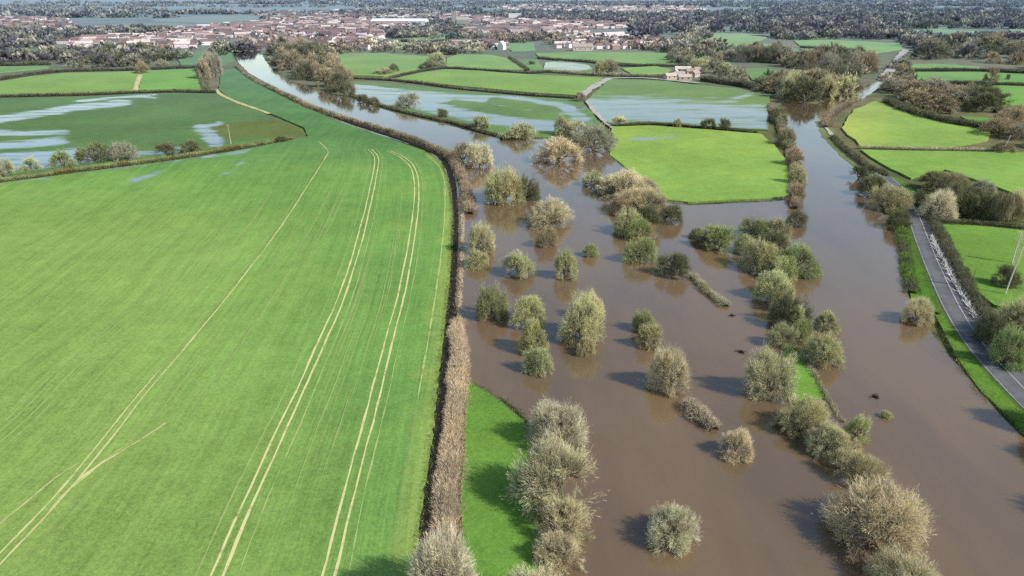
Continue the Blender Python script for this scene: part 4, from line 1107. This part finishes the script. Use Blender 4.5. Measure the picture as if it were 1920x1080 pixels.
def scatter(poly, n, mind=.0):
    g = [tuple(p[:2]) for p in ground(poly)]
    xs = [p[0] for p in g]; ys = [p[1] for p in g]
    out = []
    t = 0
    while len(out) < n and t < n * 400:
        t += 1
        x, y = random.uniform(min(xs), max(xs)), random.uniform(min(ys), max(ys))
        if in_poly(x, y, g) and all(math.hypot(x - a, y - b) > mind for a, b in out): out.append((x, y))
    return out


def wood(poly, n, R, H, cols, label, group, kinds=('far',), mind=None):
    for x, y in scatter(poly, n, mind if mind is not None else R * .9):
        k = kinds[int(rng.integers(len(kinds)))]
        v = PROTO[k][int(rng.integers(len(PROTO[k])))]
        r = R * rng.uniform(.7, 1.35); h = H * rng.uniform(.7, 1.3)
        e = bpy.data.objects.new('tree', None); COL.objects.link(e)
        e.location = (x, y, -.4); e.rotation_euler = (0, 0, rng.uniform(0, 6.28)); e.scale = (r, r, h)
        tag(e, label, 'tree', group)
        c = np.array(SHADE[cols[int(rng.integers(len(cols)))]]) * rng.uniform(.75, 1.2)
        link('trunk', v[1], e); link('crown', v[0], e, color=c)


wood([(508, 98), (540, 95), (580, 98), (612, 108), (628, 128), (652, 150), (652, 170), (630, 170), (602, 158), (570, 146), (532, 126)], 46, 9.5, 15, ['brown', 'dark', 'dark', 'brown'], 'bare brown tree of the wood crowding the upper river bank', 'trees of the upper river wood', ('far', 'mid_bare'))
wood([(92, 112), (150, 104), (230, 100), (330, 100), (340, 118), (300, 130), (200, 130), (110, 128)], 30, 9, 12, ['dark', 'dark', 'purple', 'grey'], 'dark tree of the belt between the pastures and the town', 'trees of the belt below the town', ('far',))
wood([(376, 132), (398, 128), (418, 132), (418, 162), (392, 166)], 9, 5, 20, ['grey', 'brown', 'grey'], 'tall bare grey tree of the clump by the farm track', 'trees of the tall bare clump', ('mid_bare',), 3)
wood([(1352, 102), (1420, 104), (1500, 107), (1600, 112), (1640, 128), (1620, 146), (1560, 140), (1500, 128), (1420, 118), (1360, 116)], 50, 10, 15, ['brown', 'brown', 'dark', 'grey'], 'brown bare tree of the long belt leading to the river bend', 'trees of the long belt', ('far', 'mid_bare'))
wood([(1408, 154), (1465, 164), (1510, 160), (1560, 152), (1598, 166), (1580, 184), (1530, 196), (1478, 186), (1440, 172)], 24, 10.5, 14, ['brown', 'dark', 'olive', 'brown'], 'bare tree of the wood overhanging the wide river pool', 'trees above the river pool', ('mid_bare', 'far'))
wood([(1664, 170), (1700, 166), (1780, 172), (1810, 188), (1790, 212), (1720, 206), (1680, 194)], 20, 10, 10, ['brown', 'brown', 'grey'], 'pale brown tree of the thicket above the rounded field', 'trees of the brown hillside thicket', ('mid_bare', 'far'))
wood([(1812, 184), (1850, 182), (1884, 202), (1870, 214), (1826, 210)], 8, 9, 10, ['dark'], 'blackish tree of the dark thicket above the rounded field', 'trees of the dark hillside thicket', ('mid_leafy',))
wood([(1866, 222), (1920, 214), (1990, 226), (1990, 276), (1900, 278), (1862, 262)], 11, 8, 10, ['brown', 'grey', 'brown'], 'brown tree of the spinney beside the two long bright fields', 'trees of the brown spinney', ('mid_bare',))
wood([(1262, 112), (1340, 112), (1372, 122), (1398, 150), (1350, 158), (1320, 140), (1262, 122)], 16, 8, 11, ['olive', 'brown', 'grey'], 'leafless tree of the group sheltering the farm', 'trees round the farm', ('far', 'mid_bare'))
wood([(1700, 92), (1760, 84), (1850, 80), (1960, 78), (1960, 130), (1860, 122), (1780, 112), (1710, 116)], 42, 11, 13, ['grey', 'purple', 'brown', 'dark'], 'grey bare tree of the broad wood beyond the lane', 'trees of the broad wood beyond the lane', ('far',))
wood([(1664, 130), (1690, 112), (1704, 120), (1706, 150), (1680, 165), (1662, 160)], 8, 7, 9, ['brown', 'grey'], 'brown tree crowding the pale lane at the river bend', 'trees by the pale lane', ('far',))

# ------------------------------------------------------------------ far woods: masses nobody could count
def mass(regions, name, label, per=26, seed=1):
    """many small crowns as ONE object of kind stuff"""
    parts = []
    for poly, n, R, H, cols in regions:
        pts = np.array(scatter(poly, n, 0))
        k = len(pts)
        c0 = np.array([SHADE[cols[int(i)]] for i in rng.integers(len(cols), size=k)]) * rng.uniform(.65, 1.25, (k, 1))
        r = R * rng.uniform(.6, 1.4, k); h = H * rng.uniform(.65, 1.35, k)
        d = rng.normal(size=(k, per, 3)); d /= np.linalg.norm(d, axis=2)[:, :, None]
        d[:, :, 2] = np.abs(d[:, :, 2])
        C = np.stack([pts[:, 0, None] + d[:, :, 0] * r[:, None] * .75, pts[:, 1, None] + d[:, :, 1] * r[:, None] * .75, h[:, None] * (.15 + .7 * d[:, :, 2])], 2).reshape(-1, 3)
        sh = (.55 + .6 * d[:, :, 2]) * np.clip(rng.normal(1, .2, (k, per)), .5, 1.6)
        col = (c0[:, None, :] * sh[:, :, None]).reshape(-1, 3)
        D = (d + rng.normal(0, .4, d.shape) + (0, 0, .2)).reshape(-1, 3)
        rr = np.repeat(r, per)
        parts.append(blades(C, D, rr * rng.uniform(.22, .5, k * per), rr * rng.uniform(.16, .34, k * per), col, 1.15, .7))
    V, Q, C = merge(parts)
    me = mesh_np(name, V, Q, col=C, mats=[M['leaf']])
    return tag(link(name, me, loc=(0, 0, -.4)), label, kind='stuff')


DK = ['purple', 'dark', 'grey', 'purple']
mass([
    ([(0, 64), (60, 60), (118, 68), (110, 92), (0, 96), (-250, 98), (-250, 66)], 150, 10, 10, DK),
    ([(100, 103), (320, 103), (420, 104), (330, 112), (110, 122), (-100, 124), (-200, 108)], 110, 8, 10, DK),
    ([(130, 58), (300, 54), (330, 60), (300, 66), (120, 74)], 90, 9, 9, DK),
    ([(410, 92), (480, 95), (470, 99), (420, 100)], 14, 8, 9, DK),
    ([(620, 90), (720, 80), (740, 92), (720, 100), (620, 103)], 34, 7, 8, ['brown', 'grey', 'pale', 'brown']),
    ([(740, 86), (920, 84), (930, 94), (900, 100), (860, 103), (740, 98)], 60, 7, 7, ['grey', 'olive', 'brown', 'dark']),
    ([(720, 66), (1000, 68), (1280, 84), (1280, 98), (1010, 82), (740, 72)], 190, 7, 8, ['grey', 'brown', 'purple', 'brown']),
    ([(480, 62), (860, 50), (880, 62), (720, 72), (500, 74)], 100, 7, 6, ['brown', 'grey', 'purple']),
    ([(280, 60), (480, 44), (780, 38), (1100, 52), (1000, 62), (700, 60), (440, 72)], 360, 7, 6, DK),
    ([(480, 28), (860, 20), (900, 44), (500, 42)], 240, 9, 7, DK),
    ([(140, 88), (330, 76), (470, 74), (700, 72), (690, 90), (480, 93), (330, 94)], 130, 4.5, 5, ['brown', 'dark', 'grey']),
    ([(-250, 44), (0, 36), (130, 40), (120, 56), (-100, 62)], 140, 8, 8, DK),
], 'woodland', 'dark bare woodland mixed through the near side of the town', per=70)
mass([
    ([(860, 30), (980, 24), (1300, 30), (1300, 54), (1180, 48), (980, 40)], 600, 11, 11, ['purple', 'dark', 'purple', 'grey']),
    ([(560, 30), (720, 24), (900, 22), (860, 28), (720, 30)], 120, 11, 10, ['purple', 'dark', 'purple', 'grey']),
    ([(1180, 44), (1300, 28), (1500, 18), (1980, 24), (2100, 54), (1700, 56), (1560, 66), (1430, 62), (1290, 62), (1200, 76)], 1200, 12, 12, DK),
    ([(1280, 66), (1340, 64), (1270, 100), (1250, 92)], 40, 9, 10, ['grey', 'brown']),
    ([(1448, 66), (1690, 58), (1720, 76), (1600, 73), (1470, 74)], 130, 10, 10, DK),
    ([(1690, 74), (1840, 74), (2050, 72), (2080, 84), (1760, 88), (1700, 94)], 180, 10, 11, DK),
    ([(1340, 86), (1352, 86), (1352, 110), (1262, 112), (1250, 98), (1290, 98)], 36, 8, 9, ['brown', 'grey', 'dark']),
], 'woodland', 'dark winter woodland stretching behind the river bends', per=60)
far_woods = []
for i in range(70):      # hedge rows and copses of the far plain
    cx, cy = random.uniform(-300, 2200), random.choice([4, 7, 10, 13, 17, 21, 26, 32]) + random.uniform(-1.5, 1.5)
    if cy > 14 and cx > 800: cy = random.uniform(3, 14)
    l, th = random.uniform(60, 330), random.uniform(.5, 1.4)
    far_woods.append(([(cx - l, cy), (cx + l, cy - random.uniform(-1, 1)), (cx + l, cy + th), (cx - l, cy + th)], int(l * .28), random.uniform(9, 17), 9, DK))
mass(far_woods, 'woodland', 'thin far hedgerows and copses of the plain toward the horizon', per=30)

# ------------------------------------------------------------------ the town
def house_meshes(kind, seed):
    g = random.Random(seed)
    L, W, Hh, rh = g.uniform(8, 14), g.uniform(6, 8), g.uniform(4.5, 6), g.uniform(2.4, 3.6)
    if kind == 'terrace': L = g.uniform(20, 34)
    l, w = L / 2, W / 2
    wall_v = [(-l, -w, -.6), (l, -w, -.6), (l, w, -.6), (-l, w, -.6), (-l, -w, Hh), (l, -w, Hh), (l, w, Hh), (-l, w, Hh), (-l, 0, Hh + rh - .06), (l, 0, Hh + rh - .06)]
    wq = [(0, 1, 5, 4), (2, 3, 7, 6), (1, 2, 6, 5), (3, 0, 4, 7)]
    wt = [(5, 6, 9), (7, 4, 8)]
    wall = mesh_np('wall', wall_v, wq, wt, mats=[M['wall']])
    e = .45
    s = rh / w
    rv = [(-l - e, -w - e, Hh - e * s), (l + e, -w - e, Hh - e * s), (l + e, 0, Hh + rh), (-l - e, 0, Hh + rh), (l + e, w + e, Hh - e * s), (-l - e, w + e, Hh - e * s)]
    rv += [(x, y, z + .22) for x, y, z in rv]
    rq = [(6, 7, 8, 9), (9, 8, 10, 11), (1, 0, 3, 2), (2, 3, 5, 4), (0, 1, 7, 6), (4, 5, 11, 10), (1, 2, 8, 7), (2, 4, 10, 8), (0, 6, 9, 3), (3, 9, 11, 5)]
    # chimney on the ridge, in the roof's own mesh
    c = len(rv); cx = l * .6
    rv += [(cx + a * .5, b * .4, Hh + rh - .3 + d) for d in (0, 1.7) for a, b in ((-1, -1), (1, -1), (1, 1), (-1, 1))]
    rq += [(c, c + 1, c + 5, c + 4), (c + 1, c + 2, c + 6, c + 5), (c + 2, c + 3, c + 7, c + 6), (c + 3, c, c + 4, c + 7), (c + 4, c + 5, c + 6, c + 7)]
    roof = mesh_np('roof', rv, rq, mats=[M['roof']])
    return wall, roof


HM = [house_meshes('house', i) for i in range(7)] + [house_meshes('terrace', i + 20) for i in range(3)]
WALLS = [(.84, .74, .70), (.88, .83, .80), (.66, .46, .41), (.88, .85, .83), (.80, .68, .63), (.46, .29, .25)]
ROOFS = [(.24, .145, .13), (.30, .19, .17), (.13, .11, .11), (.42, .31, .28), (.19, .115, .105), (.66, .57, .54)]


def house(x, y, rz, label, group, sc=1.0):
    w, r = HM[int(rng.integers(len(HM)))]
    e = bpy.data.objects.new('house', None); COL.objects.link(e)
    e.location = (x, y, 0); e.rotation_euler = (0, 0, rz); e.scale = (sc, sc, sc)
    tag(e, label, 'house', group)
    wc, rc = WALLS[int(rng.integers(len(WALLS)))], ROOFS[int(rng.integers(len(ROOFS)))]
    k = rng.uniform(.85, 1.1)
    link('wall', w, e, color=np.array(wc) * k); link('roof', r, e, color=np.array(rc) * k)


def street_grid(poly, n, label, group, ang, only=True):
    """houses along parallel streets; returns those left over"""
    g = [tuple(p[:2]) for p in ground(poly)]
    ca, sa = math.cos(ang), math.sin(ang)
    pts = []
    xs = [p[0] for p in g]; ys = [p[1] for p in g]
    R = max(max(xs) - min(xs), max(ys) - min(ys))
    mx, my = sum(xs) / len(xs), sum(ys) / len(ys)
    v = -R
    while v < R:
        u = -R
        while u < R:
            uu = u + random.uniform(-2, 2); vv = v + random.uniform(-3, 3) + 9 * math.sin(u / 90 + v)
            x, y = mx + uu * ca - vv * sa, my + uu * sa + vv * ca
            if in_poly(x, y, g) and random.random() < .82:
                pts.append((x, y, ang + random.choice([0, 0, 0, PI / 2]) + random.uniform(-.15, .15)))
            u += random.uniform(13, 19)
        v += random.choice([19, 27, 24])
    pts.sort(key=lambda p: p[1])
    for x, y, a in pts[:n]: house(x, y, a, label, group, random.uniform(.68, .95))
    return pts[n:]


left = []
left += street_grid([(118, 80), (180, 72), (300, 66), (420, 70), (425, 82), (330, 95), (300, 88), (200, 84), (125, 94)], 70, 'small pinkish house in the streets beyond the dark belt of trees', 'houses beyond the dark belt', .25)
left += street_grid([(455, 72), (560, 60), (700, 58), (722, 76), (690, 92), (600, 94), (500, 94), (468, 88)], 120, 'small red-roofed house in the dense streets at the top of the river', 'houses at the top of the river', -.3)
left += street_grid([(860, 84), (905, 80), (950, 84), (945, 92), (870, 96)], 4, 'house among trees near the white cottage', 'houses by the white cottage', .1)
left += street_grid([(1040, 72), (1130, 68), (1250, 78), (1240, 92), (1120, 95), (1045, 90)], 26, 'small pale house scattered through the trees east of the town', 'houses east of the town', .5)
left += street_grid([(880, 48), (1000, 46), (1110, 56), (1100, 66), (980, 64), (880, 62)], 34, 'small grey-roofed house between the church and the dark wood', 'houses near the church', 0)
far_pts = list(left)
for poly, ang in [([(280, 60), (480, 44), (700, 36), (780, 50), (700, 60), (560, 60), (440, 72), (300, 68)], .2), ([(-250, 44), (0, 34), (130, 38), (120, 56), (-100, 62), (-250, 62)], .1),
                  ([(480, 28), (720, 18), (860, 22), (900, 44), (720, 36), (500, 42)], -.2), ([(900, 12), (1200, 6), (1330, 16), (1300, 26), (1000, 22)], .3), ([(860, 32), (1130, 36), (1240, 52), (1100, 54), (880, 46)], .15)]:
    g0 = street_grid(poly, 0, '', '', ang)
    random.shuffle(g0)
    far_pts += g0[:520]


def far_town(pts):
    Vs, Qs, Cs = [], [], []
    o = 0
    for x, y, a in pts:
        L, W, H, r = random.uniform(4, 9) * random.choice([1, 1, 2]), random.uniform(3, 4), random.uniform(4, 6), random.uniform(2, 3.2)
        ca, sa = math.cos(a), math.sin(a)
        loc = [(-L, -W, 0), (L, -W, 0), (L, W, 0), (-L, W, 0), (-L, -W, H), (L, -W, H), (L, W, H), (-L, W, H),
               (-L - .3, -W - .4, H - .1), (L + .3, -W - .4, H - .1), (L + .3, 0, H + r), (-L - .3, 0, H + r), (L + .3, W + .4, H - .1), (-L - .3, W + .4, H - .1)]
        Vs += [(x + p * ca - q_ * sa, y + p * sa + q_ * ca, z) for p, q_, z in loc]
        Qs += [(o, o + 1, o + 5, o + 4), (o + 1, o + 2, o + 6, o + 5), (o + 2, o + 3, o + 7, o + 6), (o + 3, o, o + 4, o + 7), (o + 8, o + 9, o + 10, o + 11), (o + 11, o + 10, o + 12, o + 13)]
        w = random.choice(WALLS); rf = random.choice(ROOFS)
        Cs += [w] * 8 + [rf] * 6
        o += 14
    me = mesh_np('far_town', Vs, Qs, col=np.array(Cs), mats=[M['town']])
    tag(link('far_town', me), 'countless far roofs and walls of the town', kind='stuff')


far_town(far_pts)


def block(name, label, cat, px, py, L, W, H, roof, wc, rc, rz=0.0, extra=None):
    """a single larger building with its roof as a part"""
    p = at(px, py)
    e = bpy.data.objects.new(name, None); COL.objects.link(e)
    e.location = (p[0], p[1], 0); e.rotation_euler = (0, 0, rz)
    tag(e, label, cat)
    l, w = L / 2, W / 2
    v = [(-l, -w, -.6), (l, -w, -.6), (l, w, -.6), (-l, w, -.6), (-l, -w, H), (l, -w, H), (l, w, H), (-l, w, H), (-l, 0, H + roof - .1), (l, 0, H + roof - .1)]
    wl = link('wall', mesh_np('wall', v, [(0, 1, 5, 4), (2, 3, 7, 6), (1, 2, 6, 5), (3, 0, 4, 7)], [(5, 6, 9), (7, 4, 8)], mats=[M['wall']]), e, color=wc)
    q = .4
    rv = [(-l - q, -w - q, H - .2), (l + q, -w - q, H - .2), (l + q, 0, H + roof), (-l - q, 0, H + roof), (l + q, w + q, H - .2), (-l - q, w + q, H - .2)]
    rv += [(a, b, c + .25) for a, b, c in rv]
    link('roof', mesh_np('roof', rv, [(6, 7, 8, 9), (9, 8, 10, 11), (1, 0, 3, 2), (2, 3, 5, 4), (0, 1, 7, 6), (4, 5, 11, 10), (1, 2, 8, 7), (2, 4, 10, 8), (0, 6, 9, 3), (3, 9, 11, 5)], mats=[M['roof']]), e, color=rc)
    # window and door openings as one dark glazed part on the long side
    for k in range(max(2, int(L / 6))):
        x = -l + (k + .5) * L / max(2, int(L / 6))
        link('window', mesh_np('window', [(x - .6, -w - .03, 1.2), (x + .6, -w - .03, 1.2), (x + .6, -w - .03, 2.6), (x - .6, -w - .03, 2.6)], [(0, 1, 2, 3)], mats=[M['shaded_soil']]), wl) if L < 40 else None
    return e


WHT = (.82, .81, .79)
block('warehouse', 'long white-roofed warehouse in the middle of the town', 'warehouse', 750, 46, 118, 46, 8, 4, (.75, .74, .74), (.88, .87, .87), -.06)
block('office_block', 'white flat block standing above the trees beyond the church', 'building', 965, 38, 30, 16, 14, 1, WHT, (.8, .8, .8), .1)
block('cottage', 'white gabled cottage among the small green plots', 'house', 941, 92, 11, 8, 5, 5, WHT, (.7, .66, .6), 1.2)
block('farmhouse', 'long pale farmhouse behind the long green field', 'house', 1092, 94, 26, 8, 4.5, 3.5, (.62, .52, .46), (.42, .33, .30), .05)
block('barn', 'low white barn left of the long pale farmhouse', 'barn', 1062, 86, 34, 8, 3.5, 2.5, WHT, (.66, .62, .58), .05)
for i, (px, py, L, W, H, rz, lab) in enumerate([
        (1256, 148, 12, 6, 3, .5, 'pale grey barn at the lane end of the farm'), (1280, 135, 15, 6, 3.2, -.15, 'long white barn at the back of the farm'),
        (1302, 143, 11, 6, 3.2, .9, 'pale farm barn next to the sheltering trees'), (1283, 150, 12, 6, 2.8, .1, 'low pale shed at the front of the farm'),
        (1266, 140, 8, 5, 2.8, 1.2, 'small pale shed behind the grey barn of the farm'), (1292, 139, 8, 5, 3, .4, 'brownish shed in the middle of the farm'),
        (1274, 144, 9, 5, 2.6, -.5, 'steep-roofed shed in the yard of the farm'), (1308, 136, 8, 5, 3, .2, 'far pale shed against the farm trees')]):
    block('barn', lab, 'barn', px, py, L, W, H, 2.2, (.56, .47, .39), [(.50, .40, .33), (.66, .58, .50), (.42, .32, .26), (.50, .41, .34), (.60, .5, .43), (.33, .24, .19), (.62, .54, .47), (.45, .36, .30)][i], rz)

# church: nave and tower with a small spire
p = at(852, 46)
e = bpy.data.objects.new('church', None); COL.objects.link(e); e.location = (p[0], p[1], 0)
tag(e, 'grey church tower standing up from the town roofs', 'church')
tv = [(-5, -5, -.5), (5, -5, -.5), (5, 5, -.5), (-5, 5, -.5), (-5, -5, 26), (5, -5, 26), (5, 5, 26), (-5, 5, 26)]
tw = link('tower', mesh_np('tower', tv, [(0, 1, 5, 4), (1, 2, 6, 5), (2, 3, 7, 6), (3, 0, 4, 7), (4, 5, 6, 7)], mats=[M['stone']]), e, color=(.42, .38, .33))
pv = []; pq = []
for a, b in ((-4.4, -4.4), (4.4, -4.4), (4.4, 4.4), (-4.4, 4.4)):
    o = len(pv)
    pv += [(a - .6, b - .6, 26.01), (a + .6, b - .6, 26.01), (a + .6, b + .6, 26.01), (a - .6, b + .6, 26.01), (a, b, 31)]
    pq += [(o, o + 1, o + 4), (o + 1, o + 2, o + 4), (o + 2, o + 3, o + 4), (o + 3, o, o + 4)]
link('pinnacle', mesh_np('pinnacle', pv, None, pq, mats=[M['stone']]), tw, color=(.42, .38, .33))
nv = [(5.1, -6, -.5), (32, -6, -.5), (32, 6, -.5), (5.1, 6, -.5), (5.1, -6, 10), (32, -6, 10), (32, 6, 10), (5.1, 6, 10), (5.1, 0, 16), (32, 0, 16)]
link('nave', mesh_np('nave', nv, [(0, 1, 5, 4), (2, 3, 7, 6), (1, 2, 6, 5), (3, 0, 4, 7), (4, 5, 9, 8), (6, 7, 8, 9)], [(5, 6, 9), (7, 4, 8)], mats=[M['stone']]), e, color=(.40, .36, .32))

# ------------------------------------------------------------------ singular things
def stem_thing(name, label, cat, px, py, h, r, lean=(0, 0), mat='pole', twigs=0, shade='pale', group=None):
    p = at(px, py)
    e = bpy.data.objects.new(name, None); COL.objects.link(e); e.location = (p[0], p[1], 0)
    tag(e, label, cat, group)
    pts = [np.array((lean[0] * t, lean[1] * t, -.5 + (h + .5) * t)) for t in np.linspace(0, 1, 6)]
    v, q, c = tube(pts, r, r * .45, 8)
    return e, v, q


e, v, q = stem_thing('utility_pole', 'pale wooden pole beside the blue puddle on the pasture', 'pole', 433, 271, 11, .35)
link('post', mesh_np('post', v, q, mats=[M['pole']]), e)
v, q, c = tube([(-1.1, 0, 10.2), (0, 0, 10.2), (1.1, 0, 10.2)], .12, .12, 4)
link('crossarm', mesh_np('crossarm', v, q, mats=[M['pole']]), e)
for px, py, h, ln, lab in [(1884, 552, 17, (1.8, 1), 'taller pale bare birch leaning in the paddock'), (1897, 494, 10, (.6, 1), 'shorter pale bare birch standing behind the leaning one')]:
    e, v, q = stem_thing('birch_tree', lab, 'tree', px, py, h, .22, ln, group='pale birches in the paddock')
    link('trunk', mesh_np('trunk', v, q, mats=[M['dead']]), e)
    k = 420
    t = rng.uniform(.45, 1, k)
    C = np.stack([ln[0] * t, ln[1] * t, h * t], 1) + rng.normal(0, .22, (k, 3))
    D = rng.normal(0, 1, (k, 3)) + (0, 0, .9)
    V, Q, Cc = blades(C, D, rng.uniform(.4, 1.5, k), .035, np.ones((k, 3)))
    link('crown', mesh_np('crown', V, Q, col=Cc, mats=[M['leaf']]), e, color=SHADE['pale'])
e, v, q = stem_thing('gate_post', 'dark thin post standing in the paddock grass', 'post', 1823, 528, 4.2, .14)
link('post', mesh_np('post', v, q, mats=[M['bark']]), e)
e, v, q = stem_thing('tree', 'white leaning dead stem at the corner of the long bright field', 'tree', 1878, 286, 9, .22, (2.2, 0))
link('trunk', mesh_np('trunk', v, q, mats=[M['dead']]), e)

# weeping willow
p = at(1878, 412); e = bpy.data.objects.new('willow_tree', None); COL.objects.link(e); e.location = (p[0], p[1], -.3)
tag(e, 'pale weeping willow with hanging curtains of twigs by the paddock', 'willow')
k = 5200
a = rng.uniform(0, 2 * PI, k); rr = 5.6 * np.sqrt(rng.uniform(.1, 1, k)) * (1 + .15 * np.sin(5 * a)); top = 11.5 * np.sqrt(np.clip(1 - (rr / 6.9) ** 2, .05, 1)) * rng.uniform(.55, 1, k)
C = np.stack([rr * np.cos(a), rr * np.sin(a), top], 1)
D = np.stack([np.cos(a) * .12, np.sin(a) * .12, -np.ones(k)], 1) + rng.normal(0, .09, (k, 3))
V, Q, Cc = blades(C, D, np.minimum(rng.uniform(1.5, 4, k), top * .8), .07, np.clip(rng.normal(1, .25, (k, 1)), .4, 1.6) * (.55 + .1 * (np.round(a * 4) % 5))[:, None] * np.ones(3))
link('crown', mesh_np('crown', V, Q, col=Cc, mats=[M['leaf']]), e, color=(.44, .39, .22))
tp = [tube([(0, 0, -.3), (.2, 0, 3), (0, .2, 6)], .55, .35, 7)]
for i in range(9):
    t = i / 9 * 6.28
    tp.append(tube([(.1, 0, 3.5 + .25 * i), (1.6 * math.cos(t), 1.6 * math.sin(t), 7.5), (3.6 * math.cos(t), 3.6 * math.sin(t), 9.2)], .2, .06, 5))
V, Q, Cc = merge(tp)
link('trunk', mesh_np('trunk', V, Q, mats=[M['bark']]), e)

# pale laid fence of cut branches along the road
L = smooth_line([p[:2] for p in ground([(1747, 446), (1762, 480), (1780, 515), (1799, 550), (1819, 582), (1829, 600)])], .45)
parts = []
for i, pnt in enumerate(L):
    for k in range(3):
        b = np.array((pnt[0] + random.uniform(-.35, .35), pnt[1] + random.uniform(-.35, .35), .1))
        d = np.array((random.gauss(-.2, .7), random.gauss(0, .6), random.uniform(.6, 1.7)))
        parts.append(tube([b, b + d * .6, b + d], .10, .05, 4))
for zz in (.5, 1.0):
    parts.append(tube([(q_[0], q_[1], zz + random.uniform(-.12, .12)) for q_ in L[::3]], .08, .08, 4))
V, Q, Cc = merge(parts)
tag(link('fence', mesh_np('fence', V, Q, mats=[M['dead']]), loc=(0, 0, .1)), 'whitish laid fence of cut branches along the road hedge', 'fence')

# drifting branches in the flood
for px, py, s, lab in [(1387, 660, 1.0, 'small black tangle of branches drifting in the flood'), (1372, 592, .9, 'dark drift of sticks at the end of the slanting thicket'), (1640, 744, 1.1, 'dark submerged branches showing in the open river')]:
    p = at(px, py)
    parts = []
    for i in range(16):
        a = random.uniform(0, 6.28); l = random.uniform(.4, 1.3) * s
        c = np.array((random.gauss(0, .3), random.gauss(0, .3), .05)) * s
        parts.append(tube([c, c + (math.cos(a) * l * .6, math.sin(a) * l * .6, random.uniform(.0, .4) * s), c + (math.cos(a) * l, math.sin(a) * l, random.uniform(0, .3) * s)], .09, .03, 4))
    V, Q, Cc = merge(parts)
    tag(link('driftwood', mesh_np('driftwood', V, Q, mats=[M['shaded_soil']]), loc=(p[0], p[1], 0)), lab, 'driftwood')

# ------------------------------------------------------------------ light
SUN_EL, SUN_AZ_VEC = math.radians(39), Vector((1.0, -.42))   # toward the sun, on the ground
v = SUN_AZ_VEC.normalized()
sd = Vector((v.x * math.cos(SUN_EL), v.y * math.cos(SUN_EL), math.sin(SUN_EL)))
sun = bpy.data.objects.new('sun', bpy.data.lights.new('sun', 'SUN'))
COL.objects.link(sun)
sun.rotation_euler = sd.to_track_quat('Z', 'Y').to_euler()
sun.data.energy = 4.7
sun.data.angle = math.radians(.5)
sun.data.color = (1.0, .955, .88)
W = bpy.data.worlds.new('World'); SC.world = W; W.use_nodes = True
nt = W.node_tree; nt.nodes.clear()
sky = nt.nodes.new('ShaderNodeTexSky'); sky.sky_type = 'NISHITA'; sky.sun_disc = False
sky.sun_elevation = SUN_EL; sky.sun_rotation = math.atan2(v.x, v.y)
sky.dust_density = 1.0; sky.air_density = 1.25
bg = nt.nodes.new('ShaderNodeBackground'); bg.inputs[1].default_value = .15
wo = nt.nodes.new('ShaderNodeOutputWorld')
nt.links.new(sky.outputs[0], bg.inputs[0]); nt.links.new(bg.outputs[0], wo.inputs[0])
SC.view_settings.view_transform = 'Standard'
SC.view_settings.look = 'None'
SC.view_settings.exposure = 0
SC.cycles.max_bounces = 6
SC.cycles.transparent_max_bounces = 12
SC.cycles.use_denoising = False
